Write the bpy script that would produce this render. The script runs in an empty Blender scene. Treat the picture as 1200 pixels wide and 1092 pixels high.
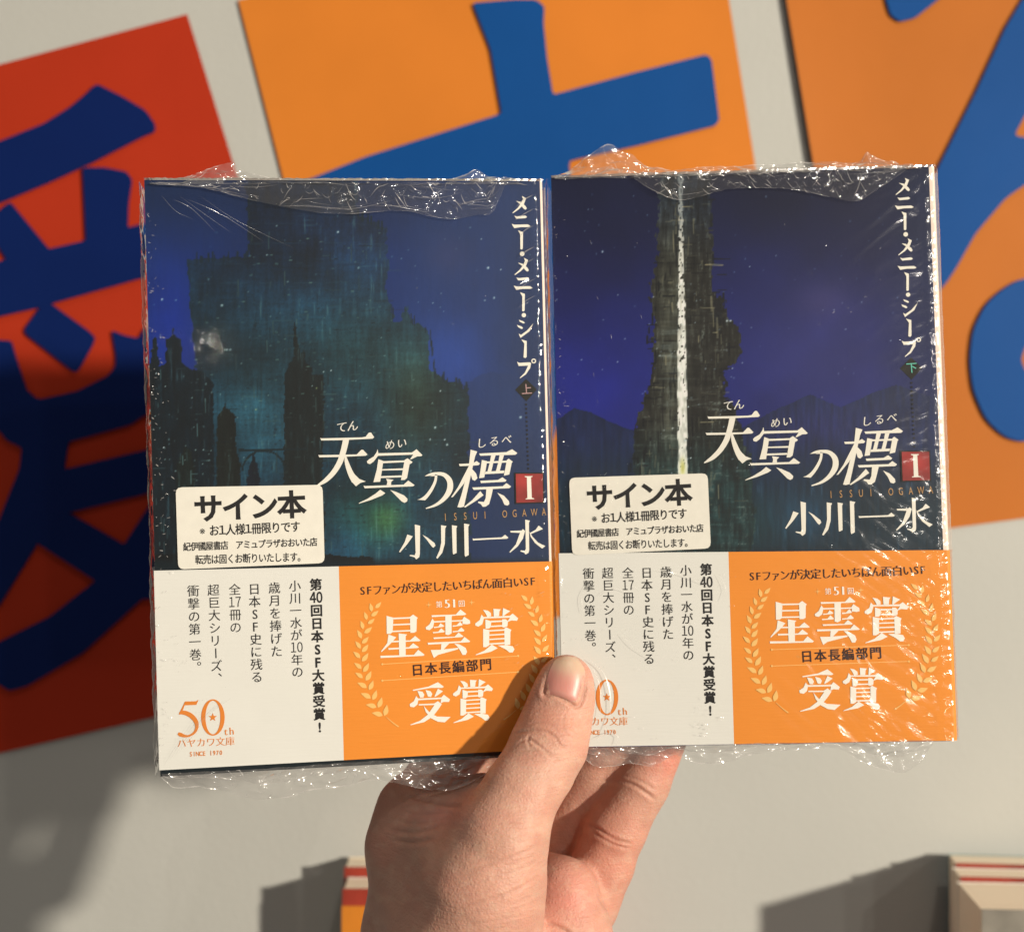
import bpy, bmesh, math
import numpy as np
from mathutils import Vector, Matrix, geometry
from mathutils.bvhtree import BVHTree

S = bpy.context.scene
COL = S.collection
F = 1600.0                     # focal length in photo pixels (photo 1200 x 1092)
WALL = 598.0                   # mm from lens to wall
rng = np.random.RandomState(7)

# ------------------------------------------------------------------ camera
cam = bpy.data.cameras.new('camera')
cam.sensor_fit = 'HORIZONTAL'
cam.sensor_width = 36.0
cam.lens = 36.0 * F / 1200.0
cam.clip_start = 0.01
cam.clip_end = 50.0
cam.dof.use_dof = True
cam.dof.focus_distance = 0.366
cam.dof.aperture_fstop = 12.0
co = bpy.data.objects.new('camera', cam)
co.rotation_euler = (math.pi / 2, 0, 0)
COL.objects.link(co)
S.camera = co

# ------------------------------------------------------------------ light
w = bpy.data.worlds.new('World')
S.world = w
w.use_nodes = True
bg = w.node_tree.nodes['Background']
bg.inputs[0].default_value = (1.0, 0.92, 0.82, 1)
bg.inputs[1].default_value = 0.145

KEYDIR = Vector((-1.13, 1.0, -0.225))

def lamp(name, loc, energy, radius, color, target, spot=None, blend=0.4):
    l = bpy.data.lights.new(name, 'SPOT' if spot else 'POINT')
    l.energy = energy
    l.shadow_soft_size = radius
    l.color = color
    if spot:
        l.spot_size = spot
        l.spot_blend = blend
    o = bpy.data.objects.new(name, l)
    o.location = loc
    o.rotation_euler = (Vector(target) - Vector(loc)).to_track_quat('-Z', 'Y').to_euler()
    COL.objects.link(o)
    return o

tgt = Vector((0.02, 0.37, 0.0))
lamp('key_spotlight', tgt - KEYDIR * 1.75, 425, 0.058, (1.0, 0.905, 0.74), (0.07, 0.45, -0.01), math.radians(26), 0.9)
# unseen lamps behind the camera; the first matches a seen film glint
lamp('unseen_lamp', (0.046, -1.926, 0.204), 0.10, 0.003, (1.0, 0.92, 0.80), tgt)
lamp('unseen_lamp', (0.767, -1.515, -0.043), 7.0, 0.02, (1.0, 0.92, 0.80), tgt)  # added for streak highlights low on the right book's film
lamp('unseen_lamp', (0.892, -1.466, 0.492), 9.0, 0.02, (1.0, 0.92, 0.80), tgt)  # added up and to the right, for diagonal streaks on the film
lamp('unseen_lamp', (1.098, -1.478, 0.231), 7.5, 0.02, (1.0, 0.92, 0.80), tgt)  # added for more streaks on the wrinkled film
lamp('unseen_lamp', (0.45, -0.35, 1.7), 22, 0.08, (1.0, 0.92, 0.80), tgt)  # added fill from above, lightens the shadows

vs = S.view_settings
vs.view_transform = 'Standard'
vs.look = 'None'
vs.exposure = 0.0
vs.gamma = 1.0
vs.use_curve_mapping = False
S.render.engine = 'CYCLES'
S.cycles.use_denoising = True
S.cycles.max_bounces = 10
S.cycles.transparent_max_bounces = 24
S.cycles.sample_clamp_indirect = 4.0
S.cycles.caustics_reflective = False
S.cycles.caustics_refractive = False

# ------------------------------------------------------------------ helpers
def lin(c):
    c = np.asarray(c, float) / 255.0
    return np.where(c <= 0.04045, c / 12.92, ((c + 0.055) / 1.055) ** 2.4)

ILL = np.array([0.98, 0.88, 0.70])      # light on the books, so that photo colour / ILL = printed colour
def alb(c, k=1.0):
    return np.clip(lin(c) / (ILL * k), 0.0, 0.9)

def P(px, py, d):                        # photo pixel at depth d (mm) -> metres
    return Vector(((px - 600) / F * d, d, (546 - py) / F * d)) * 0.001

def hash2(i, j, s):
    h = (i.astype(np.int64) * 374761393 + j.astype(np.int64) * 668265263 + s * 982451653) & 0x7fffffff
    h = ((h ^ (h >> 13)) * 1274126177) & 0x7fffffff
    return ((h ^ (h >> 16)) & 0xffff) / 65535.0

def vnoise(x, y, s=0):
    i = np.floor(x); j = np.floor(y)
    fx = x - i; fy = y - j
    fx = fx * fx * (3 - 2 * fx); fy = fy * fy * (3 - 2 * fy)
    a = hash2(i, j, s); b = hash2(i + 1, j, s); c = hash2(i, j + 1, s); d = hash2(i + 1, j + 1, s)
    return (a * (1 - fx) + b * fx) * (1 - fy) + (c * (1 - fx) + d * fx) * fy

def fbm(x, y, s=0, o=4):
    t = 0; a = 0.5; n = 0
    for k in range(o):
        t = t + a * vnoise(x * 2 ** k, y * 2 ** k, s + k); n += a; a *= 0.5
    return t / n

def sstep(a, b, x):
    t = np.clip((x - a) / (b - a), 0, 1)
    return t * t * (3 - 2 * t)

def inpoly(x, y, poly):
    r = np.zeros(x.shape, bool)
    n = len(poly)
    for k in range(n):
        x0, y0 = poly[k]; x1, y1 = poly[(k + 1) % n]
        if y0 == y1: continue
        c = ((y0 > y) != (y1 > y)) & (x < (x1 - x0) * (y - y0) / (y1 - y0) + x0)
        r ^= c
    return r

def mat(name, color=(0.8, 0.8, 0.8), rough=0.5, spec=0.5, **kw):
    m = bpy.data.materials.new(name)
    m.use_nodes = True
    b = m.node_tree.nodes['Principled BSDF']
    b.inputs['Base Color'].default_value = (*[float(v) for v in color[:3]], 1)
    b.inputs['Roughness'].default_value = rough
    b.inputs['Specular IOR Level'].default_value = spec
    for k, v in kw.items():
        b.inputs[k].default_value = v
    return m

def nd(m, t, **props):
    n = m.node_tree.nodes.new(t)
    for k, v in props.items():
        setattr(n, k, v)
    return n

def ln(m, a, b):
    m.node_tree.links.new(a, b)

def grain(m, scale, strength, dist=0.0002, detail=4, stretch=None):
    """fine procedural bump in object space"""
    b = m.node_tree.nodes['Principled BSDF']
    tc = nd(m, 'ShaderNodeTexCoord')
    n = nd(m, 'ShaderNodeTexNoise')
    n.inputs['Scale'].default_value = scale
    n.inputs['Detail'].default_value = detail
    src = tc.outputs['Object']
    if stretch:
        mp = nd(m, 'ShaderNodeMapping')
        mp.inputs['Scale'].default_value = stretch
        ln(m, src, mp.inputs['Vector']); src = mp.outputs['Vector']
    ln(m, src, n.inputs['Vector'])
    bp = nd(m, 'ShaderNodeBump')
    bp.inputs['Strength'].default_value = strength
    bp.inputs['Distance'].default_value = dist
    ln(m, n.outputs['Fac'], bp.inputs['Height'])
    ln(m, bp.outputs['Normal'], b.inputs['Normal'])
    return n

def mottle(m, color, amt, scale, detail=4):
    b = m.node_tree.nodes['Principled BSDF']
    tc = nd(m, 'ShaderNodeTexCoord')
    n = nd(m, 'ShaderNodeTexNoise')
    n.inputs['Scale'].default_value = scale
    n.inputs['Detail'].default_value = detail
    ln(m, tc.outputs['Object'], n.inputs['Vector'])
    r = nd(m, 'ShaderNodeValToRGB')
    c = np.array(color[:3], float)
    r.color_ramp.elements[0].position = 0.3
    r.color_ramp.elements[1].position = 0.7
    r.color_ramp.elements[0].color = (*(c * (1 - amt)), 1)
    r.color_ramp.elements[1].color = (*np.clip(c * (1 + amt), 0, 1), 1)
    ln(m, n.outputs['Fac'], r.inputs['Fac'])
    ln(m, r.outputs['Color'], b.inputs['Base Color'])

def vcol(m, attr='Col'):
    b = m.node_tree.nodes['Principled BSDF']
    a = nd(m, 'ShaderNodeAttribute', attribute_name=attr)
    ln(m, a.outputs['Color'], b.inputs['Base Color'])

class MB:
    def __init__(s):
        s.v = []; s.f = []; s.mi = []; s.n = 0
    def add(s, V, Fs, mi=0):
        V = [tuple(float(c) for c in p) for p in V]
        s.v += V
        s.f += [tuple(int(i) + s.n for i in f) for f in Fs]
        s.mi += [mi] * len(Fs)
        s.n += len(V)
    def box(s, a, b, mi=0):
        x0, y0, z0 = a; x1, y1, z1 = b
        s.add([(x0, y0, z0), (x1, y0, z0), (x1, y1, z0), (x0, y1, z0), (x0, y0, z1), (x1, y0, z1), (x1, y1, z1), (x0, y1, z1)],
              [(0, 3, 2, 1), (4, 5, 6, 7), (0, 1, 5, 4), (1, 2, 6, 5), (2, 3, 7, 6), (3, 0, 4, 7)], mi)
    def build(s, name, mats, parent=None, smooth=False, unit=0.001):
        me = bpy.data.meshes.new(name)
        me.from_pydata([tuple(c * unit for c in p) for p in s.v], [], s.f)
        for m in (mats if isinstance(mats, (list, tuple)) else [mats]):
            me.materials.append(m)
        me.polygons.foreach_set('material_index', s.mi)
        me.polygons.foreach_set('use_smooth', [smooth] * len(s.f))
        me.update()
        o = bpy.data.objects.new(name, me)
        COL.objects.link(o)
        if parent: o.parent = parent
        return o

def tag(o, label=None, cat=None, group=None, kind=None):
    if label: o['label'] = label
    if cat: o['category'] = cat
    if group: o['group'] = group
    if kind: o['kind'] = kind
    return o

def empty(name, mtx):
    o = bpy.data.objects.new(name, None)
    o.empty_display_size = 0.02
    o.matrix_world = mtx
    COL.objects.link(o)
    return o

def grid_mesh(name, X, Y, Z, mats, parent, color=None, smooth=True):
    """X,Y,Z arrays (rows, cols) in mm"""
    r, c = X.shape
    V = np.stack([X, Y, Z], -1).reshape(-1, 3) * 0.001
    idx = np.arange(r * c).reshape(r, c)
    q = np.stack([idx[:-1, :-1], idx[:-1, 1:], idx[1:, 1:], idx[1:, :-1]], -1).reshape(-1, 4)
    me = bpy.data.meshes.new(name)
    me.vertices.add(len(V)); me.vertices.foreach_set('co', V.astype(np.float32).ravel())
    me.loops.add(q.size); me.loops.foreach_set('vertex_index', q.astype(np.int32).ravel())
    me.polygons.add(len(q))
    me.polygons.foreach_set('loop_start', (np.arange(len(q)) * 4).astype(np.int32))
    me.polygons.foreach_set('use_smooth', np.full(len(q), smooth))
    me.update(calc_edges=True)
    if color is not None:
        a = me.color_attributes.new('Col', 'FLOAT_COLOR', 'POINT')
        a.data.foreach_set('color', np.concatenate([color.reshape(-1, 3), np.ones((r * c, 1))], 1).astype(np.float32).ravel())
    me.materials.append(mats)
    o = bpy.data.objects.new(name, me)
    COL.objects.link(o)
    if parent: o.parent = parent
    return o

def catmull(pts, n=6):
    pts = [np.array(p, float) for p in pts]
    if len(pts) < 3: return pts
    out = []
    for i in range(len(pts) - 1):
        p0 = pts[max(i - 1, 0)]; p1 = pts[i]; p2 = pts[i + 1]; p3 = pts[min(i + 2, len(pts) - 1)]
        for k in range(n):
            t = k / n
            out.append(0.5 * ((2 * p1) + (-p0 + p2) * t + (2 * p0 - 5 * p1 + 4 * p2 - p3) * t * t + (-p0 + 3 * p1 - 3 * p2 + p3) * t ** 3))
    out.append(pts[-1])
    return out

def sweep(pts, n=6):
    """brush stroke: centre line points (x, y, width) -> closed outline"""
    c = catmull(pts, n)
    L = []; R = []
    for i, p in enumerate(c):
        a = c[max(i - 1, 0)]; b = c[min(i + 1, len(c) - 1)]
        t = b[:2] - a[:2]; t = t / (np.linalg.norm(t) + 1e-9)
        nrm = np.array([-t[1], t[0]])
        hw = max(p[2], 0.02) / 2
        L.append(p[:2] + nrm * hw); R.append(p[:2] - nrm * hw)
    return [tuple(q) for q in L + R[::-1]]

def rounded(poly, r):
    """cut and round the corners of a polygon"""
    out = []
    n = len(poly)
    for i in range(n):
        a = np.array(poly[i - 1], float); b = np.array(poly[i], float); c = np.array(poly[(i + 1) % n], float)
        la = np.linalg.norm(a - b); lc = np.linalg.norm(c - b)
        d = min(r, la * 0.45, lc * 0.45)
        p = b + (a - b) / (la + 1e-9) * d; q = b + (c - b) / (lc + 1e-9) * d
        for t in (0, 0.33, 0.67, 1):
            out.append(tuple((1 - t) ** 2 * p + 2 * t * (1 - t) * b + t * t * q))
    return out

def tess(loops):
    vl = [[Vector((p[0], p[1], 0)) for p in lp] for lp in loops]
    tris = geometry.tessellate_polygon(vl)
    flat = [p for lp in loops for p in lp]
    return flat, tris

# ------------------------------------------------------------------ glyphs from the built-in font
_gc = {}
def glyph(ch, bold=0.0, thin=0.0):
    """outline of one character, em = 1; bold fattens all strokes, thin slims the horizontal ones (serif look)"""
    key = (ch, bold, thin)
    if key in _gc: return _gc[key]
    if (ch,) not in _gc:
        c = bpy.data.curves.new('glyph', 'FONT')
        c.body = ch; c.size = 1.0; c.resolution_u = 3; c.fill_mode = 'FRONT'
        o = bpy.data.objects.new('glyph', c)
        COL.objects.link(o)
        bpy.context.view_layer.update()
        me = o.evaluated_get(bpy.context.evaluated_depsgraph_get()).to_mesh()
        bm = bmesh.new(); bm.from_mesh(me)
        bmesh.ops.remove_doubles(bm, verts=bm.verts, dist=1e-5)
        bm.verts.index_update()
        V = np.array([v.co[:2] for v in bm.verts]).reshape(-1, 2)
        Fs = [tuple(v.index for v in f.verts) for f in bm.faces]
        Nn = np.zeros_like(V)
        for v in bm.verts:                                  # outward miter at each outline point
            ns = []
            for e in v.link_edges:
                if len(e.link_faces) == 1:
                    d = e.verts[1].co - e.verts[0].co
                    q = np.array([d.y, -d.x]); q = q / (np.linalg.norm(q) + 1e-12)
                    mid = (e.verts[0].co + e.verts[1].co) / 2
                    cen = e.link_faces[0].calc_center_median()
                    if q @ np.array([cen.x - mid.x, cen.y - mid.y]) > 0: q = -q
                    ns.append(q)
            if len(ns) >= 2:
                t = ns[0] + ns[1]; L2 = t @ t
                Nn[v.index] = t * min(2 / (L2 + 1e-6), 1.4)
        bm.free()
        bpy.data.objects.remove(o); bpy.data.curves.remove(c)
        _gc[(ch,)] = (V, Fs, Nn)
    V, Fs, Nn = _gc[(ch,)]
    V = V + Nn * np.array([bold, bold - thin])
    _gc[key] = (V, Fs)
    return _gc[key]

# ------------------------------------------------------------------ the wall and the posters on it
m_wall = mat('painted_wall', (0.42, 0.412, 0.385), 0.75, 0.15)
mottle(m_wall, (0.455, 0.455, 0.435), 0.05, 6.0, 7)
n_ = grain(m_wall, 380, 0.25, 0.0006)
mb = MB()
mb.box((-1500, WALL, -900), (1500, WALL + 60, 1100))
tag(mb.build('wall', m_wall), 'plain off-white painted wall behind the posters and books', kind='structure')

def wall_xy(px, py):
    return ((px - 600) / F * WALL, (546 - py) / F * WALL)

def poster(name, corners, paper, letters, label, inks, curl=0.0, z0=1.0):
    c = [np.array(wall_xy(*p)) for p in corners]          # tl tr br bl
    base = (c[2] + c[3]) / 2
    root = empty('poster', Matrix.Translation(Vector((base[0], WALL, base[1])) * 0.001))
    tag(root, label, 'poster', 'character posters on the wall')
    n = 40
    s, t = np.meshgrid(np.linspace(0, 1, n), np.linspace(0, 1, n))
    X = (c[0][0] * (1 - s) + c[1][0] * s) * (1 - t) + (c[3][0] * (1 - s) + c[2][0] * s) * t
    Z = (c[0][1] * (1 - s) + c[1][1] * s) * (1 - t) + (c[3][1] * (1 - s) + c[2][1] * s) * t
    lift = z0 + curl * np.clip(1 - s / 0.22, 0, 1) ** 2 * (0.35 + 0.65 * np.sin(np.pi * np.clip(t * 0.9 + 0.1, 0, 1)))
    lift = lift + 0.5 * np.exp(-s / 0.06) + 0.5 * np.exp(-(1 - s) / 0.06) * fbm(s * 3, t * 5, 3)
    grid_mesh('sheet', X - base[0], -lift, Z - base[1], paper, root)
    mb = MB()
    for loops in letters:
        L = [[(wall_xy(*p)[0] - base[0], wall_xy(*p)[1] - base[1]) for p in lp] for lp in loops]
        V, T = tess(L)
        th = z0 + 1.5 + 0.03 * len(mb.v) % 0.2
        m = len(V)
        mb.add([(x, -th, z) for x, z in V], T)
        k = 0
        for lp in L:                                       # cut edge of the card letter
            q = len(lp)
            vs_ = [(x, -th, z) for x, z in lp] + [(x, -z0 - 0.1, z) for x, z in lp]
            mb.add(vs_, [(i, (i + 1) % q, q + (i + 1) % q, q + i) for i in range(q)])
    mb.build('cut_out_character', inks, root)
    return root

def paper_mat(name, c, rough=0.55):
    m = mat(name, c, rough, 0.12)
    mottle(m, c, 0.05, 14)
    grain(m, 30, 0.15, 0.002, 2)
    return m

m_red = paper_mat('red_paper', (0.40, 0.031, 0.010))
m_or1 = paper_mat('orange_paper', (0.60, 0.185, 0.024))
m_or2 = paper_mat('dark_orange_paper', (0.45, 0.135, 0.020))
m_blue = paper_mat('blue_paper', (0.003, 0.062, 0.25))
m_navy = paper_mat('navy_paper', (0.002, 0.013, 0.095))

def rr(p, r=5): return rounded(p, r)
ai = [
    [rr([(-120, 225), (0, 168), (55, 146), (85, 127), (102, 113), (115, 100), (145, 115), (172, 131), (183, 147), (183, 156), (168, 162), (110, 192), (60, 215), (0, 240), (-120, 295)])],
    [rr([(0, 250), (14, 238), (59, 293), (103, 283), (99, 198), (125, 198), (150, 203), (156, 212), (152, 240), (151, 268), (172, 263), (260, 240), (270, 300), (167, 327), (61, 357), (49, 361), (0, 372), (-110, 400), (-110, 330), (0, 308), (10, 305), (0, 290), (-12, 268)], 3)],
    [rr([(50, 360), (61, 356), (80, 370), (105, 388), (113, 396), (110, 405), (95, 432), (90, 437), (84, 433), (32, 392), (31, 386)], 3)],
    [rr([(-60, 390), (0, 399), (15, 400), (20, 418), (33, 457), (44, 467), (51, 468), (92, 459), (128, 441), (137, 431), (138, 418), (133, 388), (149, 394), (165, 397), (171, 385), (230, 395), (240, 470), (172, 486), (154, 498), (82, 518), (77, 550), (174, 527), (230, 515), (235, 563), (178, 577), (81, 601), (46, 636), (0, 711), (-40, 760), (-60, 700), (0, 612), (25, 549), (28, 525), (10, 516), (0, 503), (-60, 470)], 3)],
    [rr([(81, 600), (147, 638), (178, 590), (235, 562), (290, 600), (230, 660), (183, 701), (168, 701), (99, 764), (33, 803), (13, 808), (-30, 780), (0, 752), (60, 722), (114, 680), (46, 636)], 3)],
]
su = [[rr([(554, 6), (600, 2), (628, 2), (638, 10), (637, 30), (641, 70), (648, 113), (740, 88), (827, 66), (833, 72), (842, 143), (837, 149), (747, 172), (667, 190), (670, 260), (678, 420), (640, 540), (560, 640), (535, 625), (590, 540), (600, 300), (595, 235), (450, 275), (345, 300), (330, 225), (430, 185), (588, 135), (575, 60)], 4)]]
ru = [[rr([(1030, -60), (1036, 0), (1042, 20), (1053, 28), (1071, 23), (1100, 0), (1150, -60)], 4)],
      [rr([(1230, -60), (1197, 0), (1176, 35), (1141, 111), (1100, 193), (1060, 280), (1040, 340), (1075, 365), (1106, 334), (1118, 316), (1141, 275), (1176, 234), (1200, 217), (1290, 190), (1330, 165), (1200, 163), (1186, 161), (1200, 135), (1260, 20), (1290, -60)], 6)],
      [rr([(1200, 325), (1176, 337), (1153, 357), (1138, 387), (1134, 422), (1138, 457), (1153, 492), (1176, 513), (1200, 519), (1245, 500), (1268, 430), (1255, 350)], 12),
       rr([(1200, 404), (1194, 422), (1200, 437), (1218, 438), (1224, 420), (1215, 403)], 4)]]
poster('poster', [(-330, 165), (220, 18), (455, 776), (-100, 905)], m_red, ai, 'red poster with a big navy blue character at the left edge of the wall', m_navy)
poster('poster', [(280, 2), (832, -136), (955, 640), (474, 772)], m_or1, su, 'bright orange poster with a blue cross-shaped character, hanging in the middle above the books', m_blue)
poster('poster', [(895, -150), (1445, -235), (1580, 556), (1022, 631)], m_or2, ru, 'orange poster with a looped blue character and a curling edge, at the right', m_blue, curl=2.0)

# ------------------------------------------------------------------ books standing in front of the wall
m_page = mat('page_edges', (0.86, 0.74, 0.58), 0.8, 0.1)
nn = grain(m_page, 1.0, 0.5, 0.0004, 2, (40, 2600, 40))
m_stackred = mat('red_cover_card', (0.30, 0.04, 0.025), 0.4, 0.3); mottle(m_stackred, (0.30, 0.04, 0.025), 0.3, 60)
m_stackorange = mat('orange_band_card', (0.60, 0.20, 0.02), 0.45, 0.4); mottle(m_stackorange, (0.60, 0.20, 0.02), 0.06, 60)
m_stackgreen = mat('grey_cover_card', (0.24, 0.22, 0.19), 0.4, 0.3); mottle(m_stackgreen, (0.24, 0.22, 0.19), 0.35, 40)
m_stackteal = mat('teal_cover_card', (0.12, 0.25, 0.27), 0.4, 0.4); mottle(m_stackteal, (0.12, 0.25, 0.27), 0.1, 60)
m_stackwhite = mat('white_card', (0.75, 0.73, 0.70), 0.5, 0.4); mottle(m_stackwhite, (0.75, 0.73, 0.70), 0.04, 60)

def shelf_book(x0, x1, ytop, yfront, thick, label, cover, back, band=None, yaw=0.0, ink=False):
    """book standing face out; x0..x1 mm, top height mm, distance of its front, thickness"""
    root = empty('stacked_book', Matrix.Translation(Vector((x0, yfront, ytop - 157)) * 0.001) @ Matrix.Rotation(yaw, 4, 'Z'))
    tag(root, label, 'book', 'books standing at the foot of the wall')
    W = x1 - x0
    p = MB(); p.box((0.4, 0.5, 0.5), (W - 0.8, thick - 0.5, 156.3)); p.build('page_block', m_page, root)
    c = MB()
    c.box((0, 0, 0), (W, 0.42, 157)); c.box((W - 0.7, 0.43, 0), (W, thick - 0.43, 157))
    c.build('cover', cover, root)
    k = MB(); k.box((0, thick - 0.42, 0), (W, thick, 156.6)); k.build('back_cover', back, root)
    if band:
        b = MB(); b.box((-0.3, -0.4, 0), (W + 0.3, -0.05, 150)); b.build('paper_band', band, root)
    if ink:
        b = MB()
        for k in range(6):
            x = W * 0.52 + k * 6.2
            b.add([(x, -0.06, 150), (x + 3.2, -0.06, 150.4), (x + 4.6, -0.06, 156.4), (x + 1.6, -0.06, 156.0)], [(0, 1, 2, 3)])
        b.build('cover_lettering', m_stackwhite, root)
    return root

Z1 = -(999 - 546) / F * 590
shelf_book(187, 294, Z1, 575, 15, 'back book of the right stack, red cover, touching the wall', m_stackred, m_stackteal, yaw=-0.10, ink=True)
shelf_book(184, 291, Z1 - 1.2, 560, 14, 'middle book of the right stack, red cover, between two others', m_stackred, m_stackwhite, yaw=-0.08, ink=True)
shelf_book(180, 287, Z1 - 2.6, 523, 36, 'thick front book of the right stack with a grey cover', m_stackgreen, m_stackwhite, yaw=-0.06)
Z2 = -(1006 - 546) / F * 590
shelf_book(-71, 35, Z2, 578, 16, 'back book of the left stack, mostly hidden behind the hand', m_stackred, m_page, yaw=0.0)
shelf_book(-69.5, 37, Z2 - 3.6, 560, 17, 'front book of the left stack with red cover and orange band, beside the wrist', m_stackred, m_stackwhite, band=m_stackorange)

# ------------------------------------------------------------------ the two wrapped paperbacks
BW, BH = 106.0, 157.0
class Pose:
    def __init__(s, c, deg):
        rx, ry, rz = [math.radians(a) for a in deg]
        cx, sx, cy, sy, cz, sz = math.cos(rx), math.sin(rx), math.cos(ry), math.sin(ry), math.cos(rz), math.sin(rz)
        Rx = np.array([[1, 0, 0], [0, cx, -sx], [0, sx, cx]]); Ry = np.array([[cy, 0, sy], [0, 1, 0], [-sy, 0, cy]]); Rz = np.array([[cz, -sz, 0], [sz, cz, 0], [0, 0, 1]])
        M = Rz @ Ry @ Rx
        s.eu, s.ev, s.ew = M[:, 0], M[:, 2], -M[:, 1]
        s.o = np.array(c) - M @ np.array([BW / 2, 0, BH / 2])
        m = np.eye(4); m[:3, 0] = s.eu; m[:3, 1] = s.ev; m[:3, 2] = s.ew; m[:3, 3] = s.o * 0.001
        s.mtx = Matrix(m.tolist())
    def uv(s, px, py):
        d = np.array([(px - 600) / F, 1, (546 - py) / F])
        t = s.o @ s.ew / (d @ s.ew)
        q = d * t - s.o
        return (q @ s.eu, q @ s.ev)
    def px(s, u, v):
        q = s.o + u[..., None] * s.eu + v[..., None] * s.ev
        return 600 + F * q[..., 0] / q[..., 1], 546 - F * q[..., 2] / q[..., 1]
PL = Pose((-42.2, 366.7, -2.0), (0.26, -1.49, 7.83))
PR = Pose((65.5, 374.4, 3.0), (-3.02, -1.30, -1.68))

class Print(MB):
    """flat lettering in book coordinates (u, v, w), traced through the pose of the first book"""
    def __init__(s, du=0, dv=0, w=0.07):
        super().__init__(); s.du, s.dv, s.w = du, dv, w; s.k = 0
    def lay(s, loops, mi=0):
        V, T = tess(loops)
        s.k += 1
        ww = s.w + 0.012 * (s.k % 5)
        s.add([(x + s.du, y + s.dv, ww) for x, y in V], T, mi)
    def px(s, org, sc, *polys, mi=0, r=None):
        for p in polys:
            q = [PL.uv(org[0] + a[0] / sc, org[1] + a[1] / sc) for a in p]
            if r: q = rounded(q, r)
            s.lay([q], mi)
    def st(s, org, sc, *strokes, mi=0):
        for p in strokes: s.px(org, sc, sweep(p), mi=mi)
    def glyphs(s, gl, mi=0):
        s.k += 1
        ww = s.w + 0.012 * (s.k % 5)
        for (V, Fs, A, b) in gl:
            Q = V @ A.T + b
            s.add([(x + s.du, y + s.dv, ww) for x, y in Q], Fs, mi)
    def row(s, text, p0, p1, hpx, bold=0.0, thin=0.0, mi=0, adv=None, lat=1.0, slant=0.0):
        """horizontal line of text; p0 / p1 photo px of the two ends at mid height, hpx em height in px"""
        a = np.array(PL.uv(*p0)); b = np.array(PL.uv(*p1))
        n = len(text)
        adv = adv or [1.0] * n
        tot = sum(adv)
        ex = (b - a) / tot
        L = np.linalg.norm(b - a); ux = (b - a) / L; uy = np.array([-ux[1], ux[0]])
        em = hpx * 0.2285
        x = 0; gl = []
        for ch, ad in zip(text, adv):
            if ch.strip():
                V, Fs = glyph(ch, bold, thin)
                if len(V):
                    cell = np.linalg.norm(ex) * ad
                    asc = ord(ch) < 128 or 0xFF10 <= ord(ch) <= 0xFF5A
                    gw = (V[:, 0].min() + V[:, 0].max()) / 2 if asc else 0.5
                    sx = min(em, cell * 1.06) if not asc else em * lat
                    A = np.stack([ux * sx, uy * em + ux * em * slant], 1)
                    off = a + ex * (x + ad / 2) - A @ np.array([gw, 0.36 if asc else 0.38])
                    gl.append((V, Fs, A, off))
            x += ad
        s.glyphs(gl, mi)
    def col(s, cells, p0, p1, wpx, bold=0.0, thin=0.0, mi=0, hfac=1.0):
        """vertical line; p0 top-centre px, p1 bottom-centre px"""
        a = np.array(PL.uv(*p0)); b = np.array(PL.uv(*p1))
        step = (b - a) / len(cells)
        L = np.linalg.norm(step); uy = -step / L; ux = np.array([uy[1], -uy[0]])
        em = wpx * 0.2285
        gl = []
        for i, ch in enumerate(cells):
            ctr = a + step * (i + 0.5)
            if len(ch) == 2:                                 # two digits side by side
                for j, c2 in enumerate(ch):
                    V, Fs = glyph(c2, bold, thin)
                    A = np.stack([ux * em * 0.80, uy * em * hfac * 1.12], 1)
                    g = np.array([(V[:, 0].min() + V[:, 0].max()) / 2, 0.36])
                    gl.append((V, Fs, A, ctr + ux * em * (j - 0.5) * 0.52 - A @ g))
                continue
            if ch == ' ': continue
            V, Fs = glyph(ch, bold, thin)
            if ch in 'ー':
                V = np.stack([V[:, 1] - 0.38 + 0.5, -(V[:, 0] - 0.5) + 0.38], 1)
            if ch in '、。':
                V = V + np.array([0.58, 0.58])
            asc = ord(ch) < 128 or 0xFF10 <= ord(ch) <= 0xFF5A
            g = np.array([(V[:, 0].min() + V[:, 0].max()) / 2 if asc else 0.5, 0.36 if asc else 0.38])
            A = np.stack([ux * em, uy * em * hfac * (1.08 if asc else 1.0)], 1)
            gl.append((V, Fs, A, ctr - A @ g))
        s.glyphs(gl, mi)

INK_W = alb((236, 226, 200)); 
m_white = mat('cream_ink', (0.80, 0.77, 0.70), 0.5, 0.3)
m_soft = mat('pale_ruby_ink', (0.74, 0.72, 0.68), 0.5, 0.3)
m_black = mat('black_ink', (0.012, 0.011, 0.012), 0.5, 0.3)
m_brown = mat('dark_brown_ink', (0.035, 0.010, 0.008), 0.5, 0.3)
m_orink = mat('orange_ink', (0.72, 0.22, 0.03), 0.5, 0.3)
m_gold = mat('dull_gold_ink', (0.42, 0.24, 0.10), 0.45, 0.4)
m_diam = mat('black_emblem_ink', (0.006, 0.006, 0.005), 0.5, 0.3)
m_pinkk = mat('dusty_pink_ink', (0.42, 0.26, 0.27), 0.5, 0.3)
m_mint = mat('mint_green_ink', (0.12, 0.50, 0.40), 0.5, 0.3)
m_leaf = mat('pale_gold_ink', (0.86, 0.52, 0.17), 0.5, 0.3)
m_cream2 = mat('warm_white_ink', (0.88, 0.83, 0.76), 0.5, 0.3)
m_redbox = mat('dark_red_ink', (0.30, 0.018, 0.016), 0.4, 0.4)
mottle(m_redbox, (0.26, 0.018, 0.016), 0.55, 110, 2)
m_paperw = mat('white_band_paper', (0.74, 0.732, 0.70), 0.6, 0.3)
mottle(m_paperw, (0.74, 0.732, 0.70), 0.02, 50)
grain(m_paperw, 1.0, 0.14, 0.0003, 3, (120, 1500, 120))
m_papero = mat('orange_band_paper', (0.80, 0.262, 0.026), 0.55, 0.3)
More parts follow.
